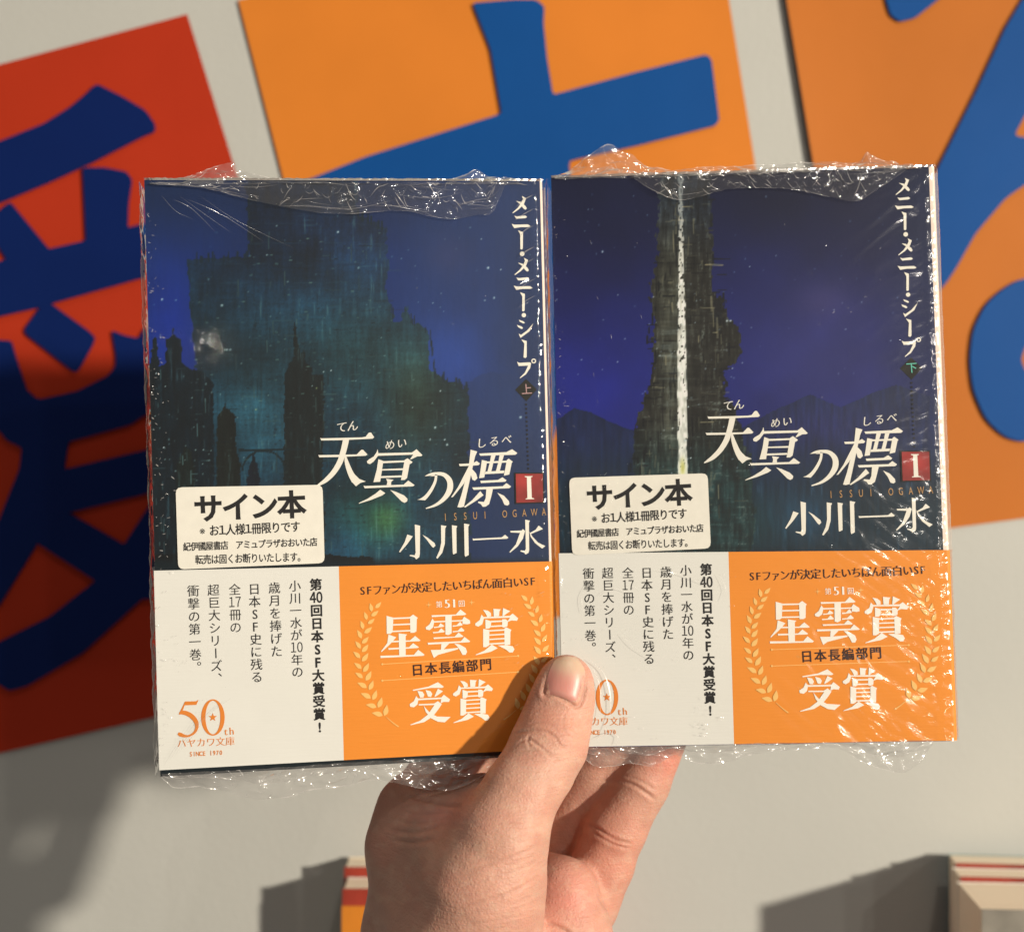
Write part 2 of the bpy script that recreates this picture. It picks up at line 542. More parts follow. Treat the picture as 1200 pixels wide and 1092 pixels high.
mottle(m_papero, (0.80, 0.262, 0.026), 0.03, 50)
grain(m_papero, 1.0, 0.18, 0.0003, 3, (120, 1500, 120))
m_stick = mat('sticker_paper', (0.80, 0.77, 0.70), 0.5, 0.3)
mottle(m_stick, (0.80, 0.77, 0.70), 0.03, 300)
m_spine = mat('white_spine_card', (0.80, 0.66, 0.58), 0.5, 0.3)
m_pages = mat('book_page_edges', (0.80, 0.72, 0.60), 0.8, 0.1)
grain(m_pages, 1.0, 0.5, 0.0003, 2, (30, 30, 2600))
m_cover = mat('printed_cover', (0.5, 0.5, 0.5), 0.42, 0.35)
vcol(m_cover)
grain(m_cover, 900, 0.08, 0.0002)

def title_print(du, dv, volume):
    p = Print(du, dv, 0.07)
    A = ((365, 490), 8.571); B = ((470, 500), 7.059); C = ((465, 595), 6.667)
    # ten
    p.px(*A, [(88, 197), (100, 203), (505, 193), (545, 186), (572, 150), (585, 143), (600, 146), (630, 192), (612, 206), (300, 221), (98, 224)],
         [(68, 369), (82, 371), (455, 364), (500, 318), (518, 317), (562, 364), (545, 377), (300, 389), (80, 393)])
    p.st(*A, [(348, 205, 62), (338, 260, 60), (318, 340, 58), (285, 440, 56), (225, 540, 52), (150, 618, 44), (88, 660, 26), (52, 680, 8)],
         [(340, 375, 12), (350, 430, 36), (372, 500, 50), (402, 570, 60), (440, 625, 78)])
    p.px(*A, [(400, 590), (430, 560), (480, 610), (545, 635), (490, 650), (447, 684), (415, 650), (388, 612)])
    # mei
    p.px(*A, [(664, 310), (672, 352), (1010, 344), (1055, 312), (1115, 372), (1100, 382), (1060, 384), (1005, 412), (990, 412), (1022, 366), (668, 378), (625, 435), (590, 460), (565, 455), (556, 435), (575, 415), (625, 385), (655, 340)],
         [(672, 412), (722, 430), (690, 638), (622, 642), (655, 520)],
         [(935, 420), (965, 402), (1015, 440), (1005, 452), (985, 462), (960, 600), (935, 620), (898, 620), (905, 590)],
         [(715, 432), (940, 424), (938, 442), (712, 452)], [(705, 512), (925, 503), (922, 521), (702, 525)], [(698, 582), (905, 574), (905, 593), (695, 601)],
         [(750, 608), (825, 618), (800, 640), (800, 672), (755, 672), (762, 640)],
         [(522, 676), (540, 681), (925, 667), (972, 626), (1036, 672), (1020, 684), (800, 692), (535, 704)],
         [(690, 718), (742, 752), (710, 775), (600, 820), (475, 858), (478, 850), (560, 810), (640, 760)],
         [(790, 720), (850, 740), (930, 775), (965, 810), (960, 835), (935, 850), (905, 835), (850, 780)])
    # no
    p.st(*B, [(290, 395, 20), (283, 450, 22), (250, 520, 26), (205, 580, 30), (155, 618, 40), (118, 618, 44), (108, 570, 36), (125, 505, 28), (170, 445, 25), (235, 400, 24), (300, 388, 26), (360, 400, 34), (402, 450, 46), (402, 520, 48), (360, 590, 36), (290, 645, 22), (205, 676, 8)])
    # shirube
    p.px(*B, [(575, 190), (630, 205), (612, 245), (520, 660), (490, 668), (466, 664), (500, 560), (560, 330)],
         [(478, 308), (590, 303), (625, 284), (652, 304), (640, 318), (590, 322), (485, 326)],
         [(560, 325), (580, 330), (520, 470), (430, 580), (412, 585), (470, 500)],
         [(578, 340), (620, 385), (632, 425), (610, 447), (590, 438), (578, 400)],
         [(645, 222), (870, 210), (918, 186), (962, 218), (945, 232), (655, 240)],
         [(668, 275), (712, 285), (688, 420), (645, 425), (655, 370)],
         [(875, 275), (890, 264), (925, 290), (915, 300), (895, 395), (850, 405)],
         [(705, 288), (885, 280), (882, 296), (702, 303)],
         [(745, 235), (782, 237), (765, 290), (745, 375), (712, 380), (735, 290)],
         [(815, 232), (852, 232), (835, 290), (815, 370), (782, 375), (805, 290)],
         [(690, 372), (855, 362), (850, 384), (688, 392)],
         [(655, 447), (800, 440), (838, 418), (872, 443), (860, 455), (660, 466)],
         [(588, 502), (840, 492), (872, 466), (910, 494), (895, 508), (600, 522)],
         [(705, 515), (760, 515), (745, 580), (728, 640), (700, 660), (675, 662), (660, 640), (635, 628), (640, 618), (685, 622), (700, 590)],
         [(655, 532), (682, 566), (620, 612), (530, 668), (520, 662), (590, 605)],
         [(795, 545), (850, 570), (892, 615), (895, 640), (880, 652), (855, 645), (835, 600)])
    # author name
    p.px(*C, [(140, 130), (182, 140), (180, 360), (175, 385), (152, 402), (138, 385), (100, 375), (102, 367), (140, 370), (147, 350)],
         [(82, 208), (125, 222), (80, 285), (25, 348), (18, 342), (60, 270)],
         [(200, 210), (240, 232), (295, 275), (302, 295), (285, 312), (272, 300), (235, 250)],
         [(345, 135), (388, 142), (378, 160), (375, 280), (355, 350), (318, 396), (308, 390), (335, 330), (347, 270)],
         [(430, 135), (472, 142), (465, 160), (467, 352), (440, 364), (437, 350)],
         [(525, 122), (568, 130), (558, 148), (562, 368), (535, 382), (530, 368)],
         [(592, 238), (600, 241), (820, 230), (845, 210), (872, 232), (860, 241), (720, 247), (595, 254)],
         [(1003, 92), (1040, 100), (1032, 115), (1034, 330), (1028, 352), (1005, 364), (995, 350), (965, 340), (968, 332), (1000, 334), (1008, 320)],
         [(885, 182), (890, 180), (975, 177), (985, 165), (1002, 180), (985, 240), (945, 300), (885, 350), (880, 344), (930, 285), (962, 195), (890, 192)],
         [(1108, 138), (1142, 165), (1100, 182), (1045, 205), (1042, 195), (1085, 170)],
         [(1035, 185), (1060, 225), (1105, 272), (1160, 298), (1135, 318), (1080, 275), (1045, 225)])
    # running vertical subtitle
    D = ((590, 220), 8.4); E_ = ((590, 340), 7.8)
    me_ = lambda dx, dy, o=D: p.px(o[0], o[1], *[[(x + dx, y + dy) for x, y in q] for q in (
        [(180, 84), (222, 105), (200, 165), (150, 215), (92, 254), (88, 248), (140, 200), (175, 150), (192, 112)],
        [(122, 132), (165, 140), (215, 180), (230, 205), (215, 220), (195, 205), (165, 165)])])
    ni_ = lambda dx, dy: p.px(*D, *[[(x + dx, y + dy) for x, y in q] for q in (
        [(106, 278), (130, 284), (215, 276), (232, 290), (215, 302), (125, 307)],
        [(80, 358), (110, 366), (240, 363), (266, 380), (245, 390), (170, 390), (105, 400)])])
    me_(0, 0); ni_(0, 0)
    p.px(*D, [(143, 422), (192, 438), (190, 598), (182, 610), (166, 606), (164, 460)])
    me_(20, 608); ni_(20, 607)
    p.px(*E_, [(150, 20), (195, 36), (193, 186), (185, 196), (170, 192), (172, 60)])
    ring = lambda cx, cy, r, m=14: [(cx + r * math.cos(2 * math.pi * i / m), cy + r * math.sin(2 * math.pi * i / m)) for i in range(m)]
    p.px(*D, ring(183, 652, 23)); p.px(*E_, ring(186, 230, 20))
    p.px(*E_, [(140, 272), (180, 285), (196, 300), (182, 306), (150, 290)], [(122, 318), (165, 333), (180, 348), (165, 356), (135, 340)],
         [(138, 398), (160, 410), (215, 370), (272, 305), (240, 375), (155, 438)],
         [(163, 452), (212, 466), (212, 610), (200, 622), (183, 615), (190, 490)],
         [(123, 655), (145, 665), (240, 660), (252, 668), (245, 710), (205, 770), (152, 806), (150, 800), (195, 755), (225, 690), (140, 694)])
    ro = [PL.uv(590 + a / 7.8, 340 + b / 7.8) for a, b in ring(276, 648, 22)]; ri = [PL.uv(590 + a / 7.8, 340 + b / 7.8) for a, b in ring(276, 648, 12)]
    p.lay([ro, ri[::-1]])
    # ruby
    p.row('てん', (394, 501), (420, 498), 13.5, 0.010, 0.016, slant=0.2, mi=1)
    p.row('めい', (450, 522), (478, 518), 12.5, 0.010, 0.016, slant=0.2, mi=1)
    p.row('しるべ', (557, 520), (601, 514), 13, 0.010, 0.016, slant=0.2, mi=1)
    # volume emblem, dotted line, number box
    p.px(*E_, [(206, 812), (306, 908), (208, 1016), (106, 912)], mi=2)
    p.w += 0.08
    p.row(volume, (609.5, 456.5), (624.5, 455.5), 13.5, 0.005, 0.0, mi=3)
    for k in range(16):
        y = 474 + k * 5.0
        q = 616.5 + k * 0.17
        p.px((0, 0), 1, [(q - 1, y - 1.0), (q + 1.0, y - 1.0), (q + 1.0, y + 1.0), (q - 1, y + 1.0)], mi=2)
    p.px((0, 0), 1, [(602.5, 553.8), (637, 553.5), (637.8, 589.5), (603.5, 590.5)], mi=2)
    p.w += 0.08
    p.px((0, 0), 1, [(604.2, 555.2), (635.8, 555), (636.4, 588.2), (605, 589)], mi=4)
    p.w += 0.08
    I = ((590, 540), 15.6)
    p.px(*I, [(385, 280), (530, 278), (525, 292), (500, 300), (515, 675), (560, 685), (560, 697), (400, 702), (402, 690), (435, 680), (425, 305), (388, 294)])
    p.w -= 0.2
    p.row('ISSUI OGAWA', (516, 606), (643, 599), 12.5, 0.004, 0.0, mi=5, lat=0.62)
    return p

def band_print(du, dv):
    p = Print(du, dv, 0.33)
    D = ((440, 700), 10.909); E_ = ((520, 700), 10.909); R = ((470, 785), 10.0)
    # hoshi
    p.px(*D, [(140, 232), (228, 255), (218, 440), (190, 462), (143, 462)], [(440, 245), (480, 215), (540, 258), (527, 275), (523, 430), (490, 448), (445, 448)],
         [(222, 256), (445, 248), (445, 266), (222, 276)], [(222, 338), (445, 328), (445, 346), (222, 356)], [(218, 422), (445, 412), (445, 430), (218, 440)],
         [(165, 470), (265, 505), (180, 600), (75, 695), (70, 685), (150, 580)], [(295, 455), (405, 470), (385, 490), (385, 740), (303, 740)],
         [(190, 552), (440, 545), (505, 488), (575, 545), (560, 555), (180, 572)], [(165, 643), (425, 632), (480, 580), (555, 632), (540, 642), (165, 665)],
         [(62, 742), (490, 730), (545, 665), (628, 728), (610, 742), (65, 770)])
    # kumo
    p.px(*D, [(715, 225), (1025, 215), (1085, 150), (1160, 210), (1140, 222), (720, 248)], [(890, 225), (985, 225), (972, 245), (972, 455), (930, 478), (893, 470)],
         [(725, 265), (750, 300), (1105, 285), (1130, 242), (1205, 290), (1210, 330), (1170, 340), (1110, 335), (1112, 300), (748, 318), (735, 380), (690, 415), (645, 405), (640, 380), (690, 340)],
         [(745, 372), (800, 368), (830, 325), (878, 360), (865, 372), (745, 388)], [(730, 440), (800, 435), (840, 390), (885, 432), (870, 442), (735, 455)],
         [(985, 355), (1035, 352), (1080, 305), (1112, 345), (1105, 355), (985, 372)], [(985, 428), (1050, 422), (1095, 378), (1137, 418), (1125, 430), (985, 442)],
         [(738, 508), (1010, 497), (1060, 445), (1122, 492), (1110, 502), (745, 528)], [(665, 575), (1090, 555), (1135, 500), (1210, 558), (1195, 568), (670, 600)],
         [(842, 575), (950, 575), (870, 660), (1060, 640), (1050, 660), (800, 730), (745, 770), (705, 670), (720, 668), (835, 665)],
         [(1005, 585), (1070, 595), (1150, 640), (1170, 690), (1150, 730), (1110, 730), (1085, 680), (1050, 630)])
    # shou (prize)
    p.px(*E_, [(500, 155), (560, 165), (600, 195), (605, 235), (555, 248), (535, 205)], [(632, 142), (726, 148), (710, 175), (705, 235), (638, 240)], [(755, 132), (848, 172), (800, 205), (758, 238), (748, 230)],
         [(480, 215), (510, 248), (840, 232), (880, 203), (948, 262), (935, 295), (860, 290), (820, 308), (815, 300), (845, 255), (512, 265), (490, 340), (440, 370), (402, 355), (400, 330), (460, 285)],
         [(530, 278), (605, 300), (600, 375), (575, 395), (532, 395)], [(745, 275), (790, 275), (818, 300), (812, 365), (770, 382), (745, 375)],
         [(602, 296), (745, 290), (745, 308), (602, 316)], [(600, 358), (748, 350), (748, 368), (600, 376)],
         [(502, 398), (582, 412), (578, 610), (540, 632), (502, 630)], [(772, 395), (795, 378), (862, 410), (850, 440), (848, 600), (775, 605)],
         [(580, 415), (775, 403), (775, 420), (580, 432)], [(580, 470), (775, 458), (775, 474), (580, 486)], [(580, 525), (775, 513), (775, 530), (580, 541)], [(578, 583), (775, 570), (775, 590), (578, 600)],
         [(612, 598), (688, 645), (600, 690), (405, 735), (408, 726), (520, 675), (580, 625)], [(690, 610), (800, 605), (880, 620), (902, 660), (880, 698), (840, 700), (790, 660)])
    # uke + shou below
    p.px(*R, [(135, 228), (320, 190), (430, 138), (500, 192), (480, 205), (350, 205), (140, 240)], [(190, 240), (250, 250), (272, 285), (260, 318), (222, 318)], [(285, 230), (345, 245), (365, 275), (350, 312), (315, 308)],
         [(430, 215), (490, 245), (430, 290), (395, 312), (390, 305)],
         [(175, 300), (200, 330), (470, 318), (500, 285), (572, 340), (560, 370), (500, 368), (460, 385), (470, 335), (200, 350), (190, 400), (150, 432), (105, 425), (100, 395), (150, 360)],
         [(205, 395), (385, 388), (430, 360), (475, 395), (440, 450), (370, 540), (270, 605), (110, 642), (108, 634), (220, 590), (310, 520), (390, 405), (205, 410)],
         [(262, 410), (285, 440), (340, 500), (420, 540), (580, 545), (510, 608), (430, 600), (350, 560), (290, 490)])
    sh = lambda q: [((x - 400) * 0.853 + 607, (y - 132) * 0.853 + 103) for x, y in q]
    p.px(*R, *[sh(q) for q in (
        [(500, 155), (560, 165), (600, 195), (605, 235), (555, 248), (535, 205)], [(632, 142), (726, 148), (710, 175), (705, 235), (638, 240)], [(755, 132), (848, 172), (800, 205), (758, 238), (748, 230)],
        [(480, 215), (510, 248), (840, 232), (880, 203), (948, 262), (935, 295), (860, 290), (820, 308), (815, 300), (845, 255), (512, 265), (490, 340), (440, 370), (402, 355), (400, 330), (460, 285)],
        [(530, 278), (605, 300), (600, 375), (575, 395), (532, 395)], [(745, 275), (790, 275), (818, 300), (812, 365), (770, 382), (745, 375)],
        [(602, 296), (745, 290), (745, 308), (602, 316)], [(600, 358), (748, 350), (748, 368), (600, 376)],
        [(502, 398), (582, 412), (578, 610), (540, 632), (502, 630)], [(772, 395), (795, 378), (862, 410), (850, 440), (848, 600), (775, 605)],
        [(580, 415), (775, 403), (775, 420), (580, 432)], [(580, 470), (775, 458), (775, 474), (580, 486)], [(580, 525), (775, 513), (775, 530), (580, 541)], [(578, 583), (775, 570), (775, 590), (578, 600)],
        [(612, 598), (688, 645), (600, 690), (405, 735), (408, 726), (520, 675), (580, 625)], [(690, 610), (800, 605), (880, 620), (902, 660), (880, 698), (840, 700), (790, 660)])])
    # small lines
    p.row('第', (510.5, 708), (518.5, 707.6), 8.2, 0.012, 0.02)
    p.row('51', (520, 707), (536, 706.2), 15, 0.035, 0.06, lat=0.95)
    p.row('回', (536.5, 707), (545, 706.6), 8.2, 0.012, 0.012)
    for cx, cy in ((502.3, 708.3), (552.5, 705.6)):
        p.px((0, 0), 1, [(cx - 4, cy + .2), (cx - .5, cy - .5), (cx, cy - 4), (cx + .5, cy - .5), (cx + 4, cy - .2), (cx + .5, cy + .5), (cx, cy + 4), (cx - .5, cy + .5)], mi=1)
    p.row('SFファンが決定したいちばん面白いSF', (421, 692), (628, 680.5), 13.2, 0.022, 0.026, mi=2, lat=0.92,
          adv=[.62, .62] + [.9, .8, .9, .95, 1, 1, .9, .95, .95, .95, .95, .9, 1, 1, .95] + [.62, .62])
    p.row('日本長編部門', (481, 785), (577, 777.5), 15, 0.018, 0.0, mi=2)
    for (x0, y0, x1, y1) in ((448, 777.8, 607, 768.2), (448, 797, 607, 787)):
        p.st((0, 0), 1, [(x0, y0, 0.7), ((x0 + x1) / 2, (y0 + y1) / 2, 0.7), (x1, y1, 0.7)], mi=1)
        for q in ((x0, y0), (x1, y1)):
            p.px((0, 0), 1, [(q[0] + 1.3 * math.cos(i * .785), q[1] + 1.3 * math.sin(i * .785)) for i in range(8)], mi=1)
    # laurel: leaves as (base x, base y, tip x, tip y) in px
    Hh = ((410, 690), 6.42)
    lf = [((162, 168), (150, 105)), ((190, 140), (235, 97)), ((125, 230), (108, 172)), ((160, 200), (214, 162)), ((98, 300), (80, 238)), ((135, 258), (185, 222)),
          ((85, 370), (55, 308)), ((108, 328), (165, 285)), ((78, 446), (40, 392)), ((90, 405), (140, 358)), ((75, 518), (25, 470)), ((90, 470), (138, 415)),
          ((85, 598), (32, 555)), ((90, 540), (138, 480)), ((95, 668), (40, 628)), ((100, 620), (142, 555)), ((125, 742), (56, 703)), ((118, 685), (160, 615)),
          ((155, 820), (82, 783)), ((142, 755), (175, 685)), ((198, 888), (120, 868)), ((170, 830), (200, 758)), ((245, 950), (165, 930)), ((210, 888), (240, 812)), ((258, 950), (278, 868))]
    mir = lambda x: 2 * 528.5 - x
    for side in (0, 1):
        for (b, t) in lf:
            B_ = np.array([410 + b[0] / 6.42, 690 + b[1] / 6.42]); T_ = np.array([410 + t[0] / 6.42, 690 + t[1] / 6.42])
            if side:
                B_ = np.array([mir(B_[0]), B_[1] - 8.0]); T_ = np.array([mir(T_[0]), T_[1] - 8.0])
            d = T_ - B_; n = np.array([-d[1], d[0]])
            p.st((0, 0), 1, [(*B_, 0.6), (*(B_ + d * .25 + n * .04), np.linalg.norm(d) * .40), (*(B_ + d * .55 + n * .05), np.linalg.norm(d) * .40), (*T_, 0.2)], mi=3)
        q = [(452.5, 839.5, .5), (460, 846, 1.0), (467, 851, 1.4)]
        if side: q = [(mir(a), b - 8, c) for a, b, c in q]
        p.st((0, 0), 1, q, mi=3)
    # the white half: vertical lines
    p.col(['第', '４０', '回', '日', '本', 'S', 'F', '大', '賞', '受', '賞', '!'], (370, 677), (375, 859), 14.5, 0.030, 0, mi=4, hfac=1.0)
    p.col(['小', '川', '一', '水', 'が', '１０', '年', 'の'], (345.5, 679), (349, 794), 14.2, 0.0, 0, mi=4)
    p.col(['歳', '月', 'を', '捧', 'げ', 'た'], (321.5, 681), (324.5, 770), 14.2, 0.0, 0, mi=4)
    p.col(['日', '本', 'S', 'F', '史', 'に', '残', 'る'], (298, 682.5), (301.5, 800), 14.2, 0.0, 0, mi=4)
    p.col(['全', '１７', '冊', 'の'], (275, 683), (276.5, 742), 14.2, 0.0, 0, mi=4)
    p.col(['超', '巨', '大', 'シ', 'リ', 'ー', 'ズ', '、'], (250, 683.5), (254.5, 802), 14.2, 0.0, 0, mi=4)
    p.col(['衝', '撃', 'の', '第', '一', '巻', '。'], (226.5, 684.5), (230, 789), 14.2, 0.0, 0, mi=4)
    # anniversary emblem
    G = ((200, 810), 13.333)
    p.px(*G, [(228, 152), (400, 148), (438, 125), (405, 205), (222, 212), (190, 295), (150, 358), (130, 352)], mi=5)
    p.st(*G, [(140, 340, 30), (190, 325, 62), (260, 340, 70), (340, 390, 72), (400, 470, 66), (410, 560, 50), (370, 640, 36), (290, 688, 30), (220, 690, 44), (160, 670, 60), (120, 650, 40)], mi=5)
    N = 44
    oo = [PL.uv(200 + (662 + 184 * math.cos(2 * math.pi * i / N)) / 13.333, 810 + (402 + 284 * math.sin(2 * math.pi * i / N)) / 13.333) for i in range(N)]
    ii = [PL.uv(200 + (662 + 116 * math.cos(2 * math.pi * i / N)) / 13.333, 810 + (402 + 262 * math.sin(2 * math.pi * i / N)) / 13.333) for i in range(N)]
    p.lay([oo, ii[::-1]], 5)
    p.px(*G, [(660 + (68 if i % 2 == 0 else 28) * math.sin(i * math.pi / 5), 400 - (68 if i % 2 == 0 else 28) * math.cos(i * math.pi / 5)) for i in range(10)], mi=5)
    p.row('th', (261.5, 856.5), (275, 855.5), 12.5, 0.006, 0.014, mi=5, lat=0.95)
    p.row('ハヤカワ文庫', (207.5, 870.5), (275.5, 867.5), 11.0, 0.0, 0.008, mi=5)
    p.row('SINCE 1970', (222, 883), (261, 881), 7.4, 0.014, 0, mi=5, lat=0.78)
    return p

def sticker_print(pose, corners):
    """corners tl tr br bl of the sticker in px of the given book; text laid out on the first sticker's own cell"""
    q = Print(0, 0, 0.46)
    q.row('サイン本', (228, 596), (358, 590), 33.5, 0.032)
    q.row('※', (234, 622), (245, 621.5), 11.5, 0.0)
    q.row('お１人様１冊限りです', (245.5, 621.5), (352, 616.5), 13.6, 0.014, lat=1.0, adv=[1, .66, 1, 1, .66, 1, 1, 1, 1, 1])
    q.row('紀伊國屋書店　アミュプラザおおいた店', (215, 640.5), (372, 634.5), 10.6, 0.015)
    q.row('転売は固くお断りいたします。', (229, 655.5), (358, 652), 11.6, 0.016)
    src = [np.array(PL.uv(*c)) for c in ((206, 571), (378, 568), (380.5, 659.5), (209, 667))]
    dst = [np.array(pose.uv(*c)) for c in corners]
    # affine map from source cell to this book's sticker
    A = np.array([[*s_, 1] for s_ in src]); X, *_ = np.linalg.lstsq(A, np.array(dst), rcond=None)
    q.v = [(*(np.array([x, y, 1]) @ X), z) for x, y, z in q.v]
    card = [tuple(np.array([*s_, 1]) @ X) for s_ in src]
    return q, card

# ---- printed cover pictures, painted per point in code
def paint_common(px, py):
    tex = fbm(px / 3.0, py / 26.0, 11, 4)           # vertical brush marks
    tex2 = fbm(px / 30.0, py / 3.0, 17, 4)          # horizontal brush marks
    cl = fbm(px / 60.0, py / 60.0, 23, 4)
    fine = fbm(px / 1.7, py / 1.7, 29, 2)
    return tex, tex2, cl, fine

def mixc(img, col, m):
    return img * (1 - m[..., None]) + np.asarray(col, float) * m[..., None]

def stars(img, px, py, pts, col=(215, 225, 215)):
    for x, y, r, a in pts:
        d2 = (px - x) ** 2 + (py - y) ** 2
        img[:] = mixc(img, col, np.exp(-d2 / (r * r)) * a)
    return img

def dabs(img, px, py, items):
    """short brush lines (x0, y0, x1, y1, width, colour, alpha)"""
    for x0, y0, x1, y1, wd, col, a in items:
        k = (px > min(x0, x1) - 3) & (px < max(x0, x1) + 3) & (py > min(y0, y1) - 3) & (py < max(y0, y1) + 3)
        if not k.any(): continue
        X = px[k]; Y = py[k]; dx = x1 - x0; dy = y1 - y0
        t = np.clip(((X - x0) * dx + (Y - y0) * dy) / (dx * dx + dy * dy + 1e-6), 0, 1)
        d = np.hypot(X - x0 - dx * t, Y - y0 - dy * t)
        m = sstep(wd / 2 + .6, wd / 2 - .3, d) * a
        img[k] = mixc(img[k], col, m)
    return img

def ragged(px, py, poly, s, amp=3.0, cell=5.0):
    jx = (vnoise(px / cell, py / cell, s) - 0.5) * 2 * amp + (vnoise(px / 1.6, py / 9, s + 3) - .5) * amp
    jy = (vnoise(px / cell, py / cell, s + 1) - 0.5) * 2 * amp
    return inpoly(px + jx, py + jy, poly)

def paint_left(px, py):
    tex, tex2, cl, fine = paint_common(px, py)
    img = np.zeros(px.shape + (3,)) + np.array([12, 38, 92.])
    img = mixc(img, (14, 34, 70), sstep(330, 214, py))
    img = mixc(img, (14, 42, 132), np.exp(-((px - 200) / 45) ** 2 - ((py - 385) / 75) ** 2) * 0.95)
    img = mixc(img, (24, 46, 92), sstep(440, 520, px) * 0.75)
    img = mixc(img, (34, 60, 132), np.exp(-((px - 520) / 60) ** 2 - ((py - 430) / 70) ** 2) * 0.9)
    img = mixc(img, (56, 56, 100), np.exp(-((px - 525) / 28) ** 2 - ((py - 300) / 26) ** 2) * 0.55)
    img = mixc(img, (16, 38, 74), sstep(560, 632, px) * 0.6)
    img = mixc(img, (16, 34, 62), sstep(500, 600, py) * sstep(520, 560, px) * 0.5)
    # far ridge on the right
    img = mixc(img, (26, 44, 84), (inpoly(px, py + 14 * (cl - .5) + 4 * (tex - .5), [(540, 450), (575, 434), (600, 440), (640, 455), (645, 560), (540, 560)])) * 0.5)
    # the stepped megastructure
    s_ = ragged(px, py, [(288, 205), (418, 205), (420, 252), (453, 268), (454, 345), (463, 378), (470, 376), (474, 362), (478, 358), (482, 376), (500, 386), (504, 432), (512, 440), (548, 456), (549, 500), (552, 690), (160, 690), (160, 560), (232, 470), (228, 400), (222, 345), (219, 304), (292, 300)], 41, 2.5)
    base = np.zeros_like(img) + np.array([18, 44, 58.])
    base = mixc(base, (16, 38, 70), sstep(420, 230, py) * 0.8)
    base = mixc(base, (10, 24, 44), sstep(340, 225, py) * 0.85)
    base = mixc(base, (34, 66, 70), np.exp(-((px - 420) / 70) ** 2 - ((py - 420) / 55) ** 2) * 0.7)
    base = mixc(base, (44, 84, 98), np.exp(-((px - 305) / 55) ** 2 - ((py - 470) / 70) ** 2) * 0.75)
    base = mixc(base, (52, 62, 46), np.exp(-((px - 490) / 40) ** 2 - ((py - 470) / 60) ** 2) * 0.75)
    base = mixc(base, (34, 88, 80), np.exp(-((px - 420) / 38) ** 2 - ((py - 610) / 40) ** 2) * 0.75)
    base = mixc(base, (64, 92, 44), np.exp(-((px - 452) / 22) ** 2 - ((py - 608) / 22) ** 2) * 0.7)
    base = mixc(base, (30, 78, 112), np.exp(-((px - 400) / 30) ** 2 - ((py - 640) / 30) ** 2) * 0.5)
    base = base * (0.68 + 0.48 * tex + 0.24 * tex2 + .3 * (fine - .5))[..., None] * (0.45 + 1.05 * cl)[..., None]
    base = mixc(base, (110, 128, 120), (np.clip(tex - .68, 0, 1) * 2.6 * sstep(.42, .6, cl)))
    base = mixc(base, (90, 116, 116), (np.clip(tex2 - .76, 0, 1) * 2.2 * sstep(.45, .65, fbm(px / 24, py / 18, 83))))
    img = np.where(s_[..., None], base, img * (0.86 + 0.20 * cl + 0.08 * tex)[..., None])
    # storeys
    lv = (np.abs(((py + 3 * vnoise(px / 40, py / 60, 5)) % 23) - 11) < 0.7) & s_ & (vnoise(px / 9, np.floor(py / 23) * 7, 8) > .55)
    img = mixc(img, (70, 92, 96), lv * 0.14)
    # nearer dark towers
    for k, (poly, c) in enumerate([
        ([(170, 690), (170, 430), (177, 425), (178, 400), (181, 394), (184, 400), (187, 430), (194, 425), (195, 398), (202, 392), (203, 384), (204, 392), (213, 398), (213, 425), (222, 432), (240, 436), (250, 450), (252, 690)], (15, 34, 46)),
        ([(332, 690), (333, 440), (338, 428), (344, 418), (344, 380), (346, 378), (349, 400), (352, 415), (356, 410), (358, 424), (364, 430), (366, 438), (379, 440), (380, 470), (378, 560), (384, 690)], (22, 34, 36)),
        ([(252, 690), (253, 600), (254, 545), (255, 486), (262, 480), (264, 470), (266, 480), (276, 486), (277, 530), (281, 540), (283, 690)], (30, 34, 30)),
        ([(286, 600), (290, 560), (297, 528), (304, 555), (309, 600), (309, 690), (286, 690)], (20, 30, 48)),
        ([(205, 690), (208, 545), (214, 528), (218, 522), (224, 530), (228, 548), (232, 690)], (26, 36, 34)),
        ([(150, 690), (150, 650), (380, 648), (400, 652), (436, 652), (440, 662), (440, 690)], (10, 18, 22)),
    ]):
        s2 = ragged(px, py, poly, 60 + k * 5, 1.2, 3.0)
        cc = np.array(c, float) * 0.55 * (0.5 + 0.9 * tex + .3 * fine)[..., None]
        cc = mixc(cc, (96, 120, 124), np.clip(tex - .70, 0, 1) * 2.6)
        img = np.where(s2[..., None], cc, img)
    img = mixc(img, (9, 22, 27), sstep(650, 664, py))
    # bridge
    br = (np.abs(py - 527 + (px - 300) * .02) < 1.4) & (px > 280) & (px < 360)
    ar = (np.abs(np.hypot((px - 309) / 25, (py - 552) / 24) - 1) < .05) & (py < 552)
    img = mixc(img, (12, 26, 30), (br | ar) * 0.9)
    r = np.random.RandomState(21)
    D = []
    for _ in range(260):
        x = r.uniform(225, 545); y = r.uniform(260, 640); L = r.uniform(3, 22)
        if y < 455 and x > 455: continue
        if x < 290 and y < 310: continue
        c_ = tuple(np.array((96, 112, 104)) * r.uniform(.45, 1.0)) if r.rand() < .45 else (9, 20, 26)
        if r.rand() < .6: D.append((x, y, x + r.uniform(-.6, .6), y + L, r.uniform(.5, 1.3), c_, r.uniform(.2, .6)))
        else: D.append((x, y, x + L * 1.2, y + r.uniform(-.8, .3), r.uniform(.4, 1.0), c_, r.uniform(.2, .55)))
    for _ in range(70):                                    # small turrets and ledges along the skyline
        x0, y0, x1, y1 = [(222, 304, 292, 300), (420, 252, 453, 268), (454, 345, 463, 378), (478, 372, 502, 388), (512, 440, 548, 456), (220, 310, 230, 420), (504, 392, 510, 440), (292, 215, 291, 298)][r.randint(0, 8)]
        t = r.rand(); x = x0 + (x1 - x0) * t; y = y0 + (y1 - y0) * t
        D.append((x, y + 4, x, y - r.uniform(1, 8), r.uniform(.7, 2.4), (14, 30, 40), .85))
